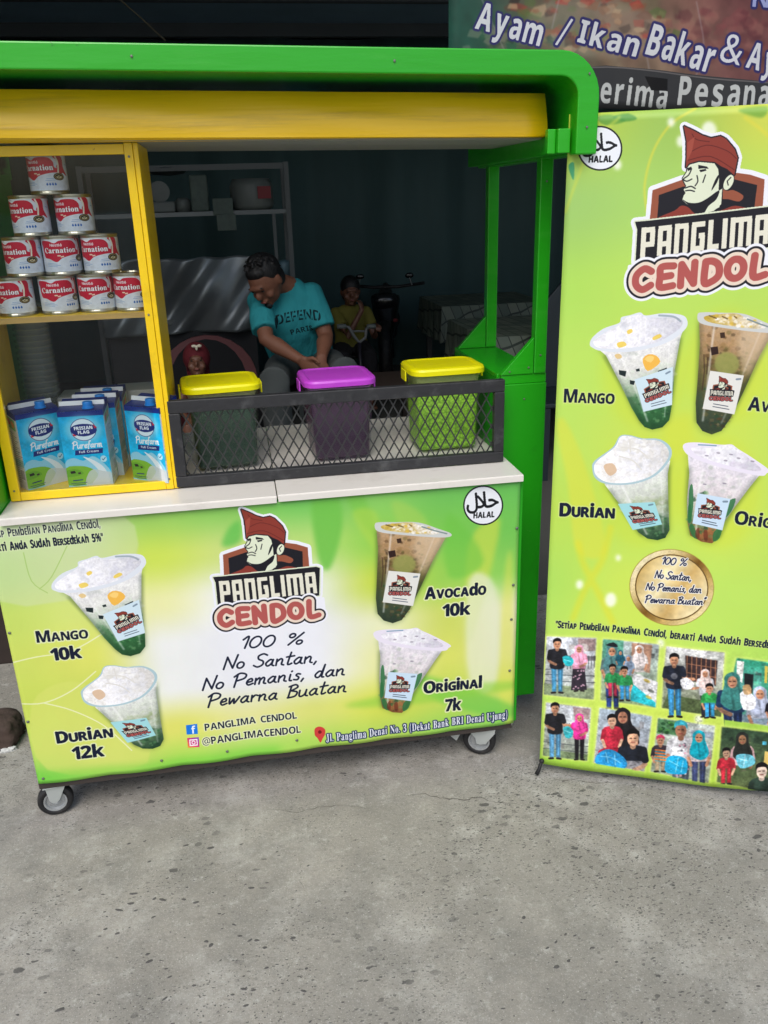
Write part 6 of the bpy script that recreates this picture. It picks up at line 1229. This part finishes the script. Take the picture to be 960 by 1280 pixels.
# small child in the chair
kid = empty('person', (CX+.02, CY-.05, .345), 'small child in a dark red hood with a white badge on a red chair', 'person')
hc = PY(246, 452, 2.62); Mh = Matrix.Rotation(R(-14), 3, 'X')
b = MB(); T = head(b, hc, .72, Mh); b.tube([hc+Vector((0, .02, -.03)), hc+Vector((0, .03, -.10)), (hc.x, hc.y+.04, .52), (hc.x, hc.y+.05, .36)], [(.03, .03), (.032, .03), (.085, .06), (.08, .065)], 14)
for sx in (-1, 1):
    b.tube([(hc.x+sx*.07, hc.y+.03, .56), (hc.x+sx*.12, hc.y, .47), (hc.x+sx*.07, hc.y-.1, .42)], [.024, .020, .016], 10); hand(b, (hc.x+sx*.07, hc.y-.1, .42), (-sx*.4, -.8, -.2), (0, 0, -1), .6)
    b.tube([(hc.x+sx*.05, hc.y+.03, .39), (hc.x+sx*.07, hc.y-.16, .39), (hc.x+sx*.07, hc.y-.2, .18)], [.045, .038, .026], 10); b.tube([(hc.x+sx*.07, hc.y-.19, .18), (hc.x+sx*.07, hc.y-.27, .165)], [(.026, .022), (.02, .012)], 10)
solid('body', b, SKIN2, kid, .006, 3); face_bits(T, .72, Mh, kid)
b = MB(); b.ball(T(0, .022, .03), (.072, .078, .084), 20, 12, M=Mh); hd = b
hd.tube([hc+Vector((0, .045, -.02)), hc+Vector((0, .05, -.09)), (hc.x, hc.y+.05, .555), (hc.x, hc.y+.05, .36)], [(.062, .05), (.06, .05), (.10, .075), (.098, .08)], 16)
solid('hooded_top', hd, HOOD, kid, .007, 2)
bw = T(.012, -.098, .098)
MB().ball(bw+Vector((-.012, -.006, .004)), (.014, .006, .008), 8, 6).ball(bw+Vector((.014, -.006, .004)), (.014, .006, .008), 8, 6).ball(bw+Vector((0, -.007, -.006)), (.007, .006, .013), 8, 6).build('hood_badge', mat('badge_white', (220, 214, 190), .6), kid, smooth=True)
# ---------------------------------------------------------------- man in turquoise T-shirt
man = empty('person', (-.22, 2.75, .02), 'man in a turquoise T-shirt bent forward on a bench, looking down', 'person')
shL, shR = PY(324, 374, 2.52), PY(389, 365, 2.56); elL, elR = PY(333, 424, 2.36), PY(407, 420, 2.48); wrL, wrR = PY(376, 450, 2.27), PY(402, 448, 2.30)
nk = PY(357, 357, 2.54); hd_ = PY(331, 349, 2.43); hip = PY(378, 446, 2.80)
hip = Vector((hip.x, 2.80, hip.z-.03)); chest = PY(366, 400, 2.58)
Mm = Matrix.Rotation(R(-38), 3, 'Z')@Matrix.Rotation(R(40), 3, 'X')@Matrix.Rotation(R(-6), 3, 'Y')
b = MB(); T = head(b, hd_, 1.0, Mm)
b.tube([hd_+(nk-hd_)*.25, (hd_+nk)/2+Vector((0, .01, 0)), nk, nk+Vector((0, .02, -.06))], [(.055, .055), (.056, .056), (.062, .06), (.09, .07)], 14)
for sh, e_, w_, s_ in ((shL, elL, wrL, 1), (shR, elR, wrR, -1)):
    b.tube([sh, sh.lerp(e_, .5), e_, e_.lerp(w_, .3), w_.lerp(e_, .3), w_], [.048, .046, .040, .042, .031, .026], 14)
hand(b, wrL, Vector((.62, -.15, -.55)), (.3, -.6, -.5), .95, .55, 1); hand(b, wrR, Vector((-.35, -.5, -.65)), (-.2, .5, -.5), .95, .6, -1)
b.tube([nk+Vector((0, .03, -.07)), chest+Vector((0, .05, 0)), hip], [(.10, .07), (.13, .09), (.13, .10)], 18)
kn = {}
for s_, k in ((-1, PY(343, 474, 2.24)), (1, PY(430, 462, 2.26))):
    hp = hip+Vector((.09*s_, 0, -.02)); kk = Vector((k.x, k.y, k.z-.01)); kn[s_] = (hp, kk)
    b.tube([kk+Vector((0, .03, -.05)), Vector((kk.x-.01*s_, 2.36, .3)), Vector((kk.x, 2.38, .09))], [.05, .048, .036], 12); b.tube([Vector((kk.x, 2.42, .07)), Vector((kk.x, 2.30, .06)), Vector((kk.x+.02*s_, 2.20, .045))], [(.036, .04), (.045, .03), (.038, .018)], 12)
solid('body', b, SKIN, man, .006, 4); face_bits(T, 1., Mm, man)
TSH = mat('turquoise_cotton', (58, 176, 182), .85, var=.05, scale=8)
b = MB()
b.tube([nk+Vector((.005, .02, .022)), nk+Vector((.01, .03, -.035)), (shL+shR)/2+Vector((0, .03, -.075)), chest+Vector((.01, .03, -.02)), chest.lerp(hip, .5)+Vector((0, -.01, 0)), hip+Vector((0, -.0, .035))], [(.070, .066), (.135, .088), (.195, .115), (.195, .125), (.178, .13), (.175, .13)], 26)
for sh, e_ in ((shL, elL), (shR, elR)):
    b.ball(sh+Vector((0, .01, -.01)), (.064, .064, .06), 14, 9); b.tube([sh+(Vector(chest)-sh)*.25, sh+Vector((0, .01, -.01)), sh.lerp(e_, .45), sh.lerp(e_, .80)], [.06, .064, .066, .067], 16)
sh_o = solid('t_shirt', b, TSH, man, .008, 5)
# lettering laid on the chest
PT = PY(372, 402, 2.45)
def shirt_uv(o, P0, ux, uz, w, h):
    me = o.data; ul = me.uv_layers.new(name='UVMap'); off = org(o)
    for lp in me.loops:
        p = me.vertices[lp.vertex_index].co+off-P0; ul.data[lp.index].uv = (.5+p.dot(ux)/w, .5+p.dot(uz)/h)
shirt_uv(sh_o, PT, Vector((.99, -.12, .0)).normalized(), Vector((.04, -.1, 1)).normalized(), .60, .60)
sm_ = print_mat('t_shirt_print', paint_shirt(), .85, 1., 11, .03, .2); sh_o.data.materials[0] = sm_
# hair cap with ragged edge
b = MB(); b.ball(T(0, .026, .030), (.081, .092, .086), 22, 14, M=Mm); b.ball(T(0, .05, -.03), (.068, .06, .07), 16, 10, M=Mm); b.ball(T(0, -.030, .066), (.056, .040, .038), 14, 9, M=Mm)
for k in range(230):
    a = random.uniform(0, 6.28); t = random.uniform(.05, 1.75); q = T(.080*math.sin(t)*math.cos(a), .014+.094*math.sin(t)*math.sin(a), .034+.088*math.cos(t))
    if t > .75 and math.sin(a) < .1: continue
    dq = (q-T(0, .01, .0)).normalized(); b.tube([q-dq*.006, q+dq*.006+Vector((random.uniform(-1, 1), random.uniform(-1, 1), -1))*.004, q+dq*.010+Vector((random.uniform(-1, 1), random.uniform(-1, 1), -1.2))*.009], [.009, .006, .0025], 6)
solid('hair', b, HAIR, man, .0045, 1)
b = MB(); b.ball(T(0, -.082, -.098), (.024, .016, .018), 10, 7, M=Mm); solid('goatee', b, HAIR, man, .005, 1)
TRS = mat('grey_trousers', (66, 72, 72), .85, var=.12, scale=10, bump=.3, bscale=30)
b = MB()
for s_ in (-1, 1):
    hp, kk = kn[s_]; b.tube([hp+Vector((0, .08, 0)), hp, hp.lerp(kk, .5)+Vector((0, 0, .01)), kk, kk+Vector((0, .03, -.06)), Vector((kk.x-.01*s_, 2.34, .32)), Vector((kk.x, 2.36, .12))], [(.10, .10), (.105, .10), (.095, .09), (.08, .078), (.078, .075), (.074, .07), (.07, .065)], 18)
b.ball(hip+Vector((0, .02, -.01)), (.18, .13, .11), 18, 10)
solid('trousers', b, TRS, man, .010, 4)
WDB = mat('dark_bench_wood', (56, 44, 36), .7, var=.25, stretch=(.5, 3, 3))
bn = empty('bench', (-.2, 2.85, .02), 'dark wooden bench on which the man in turquoise sits', 'bench')
MB().box((-.75, 2.62, hip.z-.17), (.35, 3.05, hip.z-.13)).build('seat', WDB, bn, bevel=.004)
for x in (-.7, .3):
    for y in (2.66, 2.98): MB().box((x-.025, y-.02, .02), (x+.025, y+.02, hip.z-.1705)).build('leg', WDB, bn)
# ---------------------------------------------------------------- child in yellow on a small bicycle
BY = 4.0; g0 = PY(438, 363, BY)
gl = empty('person', (g0.x, BY, .02), 'child in a yellow T-shirt astride a small bicycle, one hand at the mouth', 'person')
Mg = Matrix.Rotation(R(6), 3, 'X'); b = MB(); T = head(b, g0, .82, Mg)
sL, sR = g0+Vector((-.105, .03, -.155)), g0+Vector((.105, .03, -.155)); ch_ = g0+Vector((0, .05, -.22)); hp_ = Vector((g0.x, BY+.08, .50))
b.tube([g0+Vector((0, .02, -.04)), g0+Vector((0, .03, -.11)), ch_, hp_], [(.034, .034), (.04, .036), (.10, .07), (.09, .075)], 16)
mouth = T(.03, -.11, -.065); eR = g0+Vector((-.05, -.12, -.30)); w1 = mouth+Vector((.035, -.03, -.055)); b.tube([sL, eR.lerp(sL, .4), eR, w1], [.030, .028, .025, .018], 10); hand(b, w1, Vector((-.2, .3, .9)), (-.6, .6, 0), .6, .9, 1)
hb = Vector((g0.x+.14, BY-.22, .66)); e2 = sR+Vector((.05, -.06, -.16)); b.tube([sR, e2, hb+Vector((0, .03, .012))], [.03, .025, .018], 10); hand(b, hb+Vector((0, .03, .018)), (0.1, -1, -.1), (0, 0, -1), .6, .9, 1)
for s_ in (-1, 1): b.tube([hp_+Vector((.05*s_, 0, -.02)), Vector((g0.x+.09*s_, BY-.15, .46)), Vector((g0.x+.10*s_, BY-.13, .16))], [.055, .045, .03], 12); b.tube([Vector((g0.x+.1*s_, BY-.11, .13)), Vector((g0.x+.1*s_, BY-.25, .115))], [(.028, .025), (.028, .014)], 10)
solid('body', b, SKIN2, gl, .006, 3); face_bits(T, .82, Mg, gl)
b = MB(); b.ball(T(0, .014, .03), (.068, .080, .076), 18, 12, M=Mg); b.ball(T(0, .04, -.03), (.062, .05, .07), 14, 9, M=Mg); b.ball(T(0, -.040, .055), (.050, .030, .028), 12, 8, M=Mg); solid('hair', b, HAIR, gl, .006, 1)
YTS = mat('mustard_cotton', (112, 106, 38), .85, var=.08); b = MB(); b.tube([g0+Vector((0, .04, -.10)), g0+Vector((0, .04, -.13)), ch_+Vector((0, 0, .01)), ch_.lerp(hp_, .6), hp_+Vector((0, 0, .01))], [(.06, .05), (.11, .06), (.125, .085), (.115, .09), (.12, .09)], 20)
for s_, sh, e_ in ((-1, sL, eR), (1, sR, e2)): b.ball(sh, .045, 12, 8); b.tube([sh, sh.lerp(e_, .55)], [.045, .048], 12)
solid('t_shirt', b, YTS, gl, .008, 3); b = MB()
for s_ in (-1, 1): b.tube([hp_+Vector((.05*s_, .03, 0)), Vector((g0.x+.09*s_, BY-.15, .465)), Vector((g0.x+.10*s_, BY-.13, .28))], [.075, .06, .05], 12)
solid('shorts', b, mat('black_cotton', (22, 22, 26), .85), gl, .008, 3)
BKW = mat('dull_white_paint', (112, 114, 112), .4); BKD = mat('dark_frame_paint', (36, 34, 44), .4)
bk = empty('bicycle', (g0.x, BY-.1, .02), 'small child bicycle with bent white handlebars under the child in yellow', 'bicycle')
bx = g0.x
hl, hr = PY(427, 408, BY-.25), PY(464, 408, BY-.25); st0 = PY(449, 428, BY-.25)
MB().tube([hl, PY(436, 409, BY-.25), PY(443, 421, BY-.25), st0, PY(457, 422, BY-.25), PY(458, 411, BY-.25), hr], .011, 10).tube([PY(440, 414, BY-.25), PY(458, 414, BY-.25)], .007, 8).build('handlebar', BKW, bk, smooth=True)
for p in (hl, hr): MB().tube([p-Vector((.03, 0, 0)), p+Vector((.03, 0, 0))], .016, 10).build('grip', WHD, bk, smooth=True)
MB().tube([st0, (st0.x, BY-.28, .42), (st0.x, BY-.36, .22)], .012, 10).tube([(st0.x, BY-.3, .40), (bx, BY+.02, .36), (bx, BY+.22, .2)], .014, 10).tube([(bx, BY+.02, .2), (bx, BY+.06, .42)], .012, 10).build('frame', BKD, bk, smooth=True)
MB().ball((bx, BY+.08, .44), (.06, .10, .025), 12, 8).build('saddle', RUB, bk, smooth=True)
for y in (BY-.36, BY+.24):
    MB().lathe([(.17, -.014), (.195, -.012), (.2, 0), (.195, .012), (.17, .014), (.17, -.014)], (st0.x if y < BY else bx, y, .22), M=Matrix.Rotation(R(90), 3, 'Y'), seg=36, caps=False).build('tyre', RUB, bk, smooth=True)
    b = MB()
    for k in range(8): a = k*math.pi/4; b.tube([(st0.x if y < BY else bx, y, .22), (st0.x if y < BY else bx, y+.17*math.cos(a), .22+.17*math.sin(a))], .002, 5)
    b.build('spokes', ZINC, bk)
# ---------------------------------------------------------------- dark motorcycle
mcx, mcy = .62, 5.4
mo = empty('motorcycle', (mcx, mcy, .02), 'dark motorcycle parked at the back between the child and the tables', 'motorcycle')
MBK = mat('black_gloss_plastic', (20, 21, 24), .25, var=.1, coat=.5); Ry = Matrix.Rotation(R(78), 3, 'Z')@Matrix.Rotation(R(90), 3, 'X')
fd = Vector((-.2, -.98, 0))
for k, nm in ((.62, 1), (-.60, 1)):
    c = Vector((mcx, mcy, .30))+fd*k; MB().lathe([(.20, -.04), (.26, -.045), (.28, 0), (.26, .045), (.20, .04), (.20, -.04)], tuple(c), M=Ry, seg=36, caps=False).build('tyre', RUB, mo, smooth=True); MB().lathe([(.001, -.03), (.20, -.02), (.20, .02), (.001, .03)], tuple(c), M=Ry, seg=30).build('wheel_rim', DIM, mo)
pt = lambda k, z, s=0: Vector((mcx, mcy, z*.84))+fd*k+Vector((.98, -.2, 0))*s
b = MB(); b.tube([pt(.62, .34), pt(.45, .62), pt(.36, .88)], [(.03, .09), (.09, .10), (.13, .09)], 14); b.tube([pt(.38, .78), pt(.12, .50), pt(-.2, .55), pt(-.7, .72)], [(.10, .10), (.09, .10), (.11, .12), (.06, .05)], 14)
solid('fairing', b, MBK, mo, .02, 3)
MB().tube([pt(.15, .66), pt(-.1, .74), pt(-.5, .78), pt(-.62, .76)], [(.06, .03), (.12, .05), (.12, .05), (.06, .03)], 14).build('saddle', RUB, mo, smooth=True)
MB().tube([pt(.30, .98, -.32), pt(.38, .96, -.1), pt(.38, .96, .1), pt(.30, .98, .32)], .013, 8).build('handlebar', RUB, mo, smooth=True)
MB().ball(pt(.47, .84), (.10, .05, .07), 16, 10).build('headlight', MBK, mo, smooth=True)
for s in (-1, 1):
    MB().tube([pt(.36, .97, s*.22), pt(.36, 1.04, s*.20)], .006, 6).build('mirror_stem', DIM, mo); MB().ball(pt(.35, 1.06, s*.20), (.035, .012, .022), 12, 8).build('mirror', MBK, mo, smooth=True)
MB().ball(pt(.50, .66, .08), (.025, .015, .015), 8, 6).build('indicator_light', REDD, mo, smooth=True)
# ---------------------------------------------------------------- tables under checked cloth
def check_mat():
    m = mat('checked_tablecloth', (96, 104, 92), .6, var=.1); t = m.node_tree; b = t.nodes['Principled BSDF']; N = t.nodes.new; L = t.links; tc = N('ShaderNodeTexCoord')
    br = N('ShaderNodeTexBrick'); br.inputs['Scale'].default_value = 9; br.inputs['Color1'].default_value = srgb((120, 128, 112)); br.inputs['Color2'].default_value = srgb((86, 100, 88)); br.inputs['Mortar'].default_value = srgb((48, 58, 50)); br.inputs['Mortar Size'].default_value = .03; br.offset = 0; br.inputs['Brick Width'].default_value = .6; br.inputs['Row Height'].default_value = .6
    mp = N('ShaderNodeMapping'); mp.inputs['Rotation'].default_value = (R(35), R(20), R(10)); L.new(tc.outputs['Object'], mp.inputs[0]); L.new(mp.outputs[0], br.inputs['Vector']); L.new(br.outputs[0], b.inputs['Base Color']); return m
CK = check_mat(); PLS = mat('table_leg_grey', (80, 84, 84), .6)
def table(x0, x1, y0, y1, z, drop, lab, lab2):
    t = empty('dining_table', ((x0+x1)/2, (y0+y1)/2, .02), lab, 'table', 'dining tables in the stall'); MB().box((x0, y0, z-.03), (x1, y1, z)).build('tabletop', WDB, t)
    for x in (x0+.05, x1-.05):
        for y in (y0+.05, y1-.05): MB().box((x-.02, y-.02, .02), (x+.02, y+.02, z-.0305)).build('leg', PLS, t)
    nx, ny = 40, 30; vs = []; e = .012; pts = []
    per = []; N_ = 96
    for k in range(N_):
        a = k/N_*4; s_ = int(a); f_ = a-s_; c4 = [(x0-e, y0-e), (x1+e, y0-e), (x1+e, y1+e), (x0-e, y1+e)]; p = c4[s_]; q = c4[(s_+1) % 4]; per.append((p[0]+(q[0]-p[0])*f_, p[1]+(q[1]-p[1])*f_))
    cx_, cy_ = (x0+x1)/2, (y0+y1)/2; rings = []
    rings.append([(x, y, z+.003) for x, y in per])
    for d_ in (.25, .6, 1.): rings.append([(x+(x-cx_)*.04*d_+.012*math.sin(k*1.1)*d_*(1 if abs(x-cx_) > abs(y-cy_) else 0), y+(y-cy_)*.05*d_+.014*math.sin(k*1.3)*d_, z-drop*d_+.006*math.sin(k*.7)*d_) for k, (x, y) in enumerate(per)])
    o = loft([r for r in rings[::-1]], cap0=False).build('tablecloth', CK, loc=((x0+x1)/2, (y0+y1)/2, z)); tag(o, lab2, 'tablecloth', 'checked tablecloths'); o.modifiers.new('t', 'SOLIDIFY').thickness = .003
table(.84, 1.62, 4.25, 5.0, .72, .26, 'dining table further back, right of the motorcycle', 'dim green checked cloth on the far table behind the rear green post')
table(.72, 1.95, 2.75, 3.55, .72, .28, 'long dining table nearer the front, right of the cart posts', 'dim green checked cloth on the near table seen between the two green posts')
# dark chair behind the front post
DCH = mat('dark_blue_plastic', (34, 46, 52), .5); cc = PY(678, 395, 2.55); dc = empty('dining_chair', (cc.x+.1, 2.5, .02), 'dark plastic chair seen just behind the front green post', 'chair')
x = cc.x+.03; MB().prism([(x-.13, 2.62, .44), (x+.25, 2.62, .44), (x+.25, 2.64, .98), (x+.12, 2.64, 1.03), (x+.02, 2.64, .92)], (0, .025, 0)).build('backrest', DCH, dc, bevel=.006)
MB().box((x-.12, 2.22, .42), (x+.26, 2.615, .445)).build('seat', DCH, dc, bevel=.006)
for sx in (-.1, .24):
    for sy in (2.24, 2.6): MB().box((x+sx-.015, sy-.015, .02), (x+sx+.015, sy+.015, .4195)).build('leg', DCH, dc)
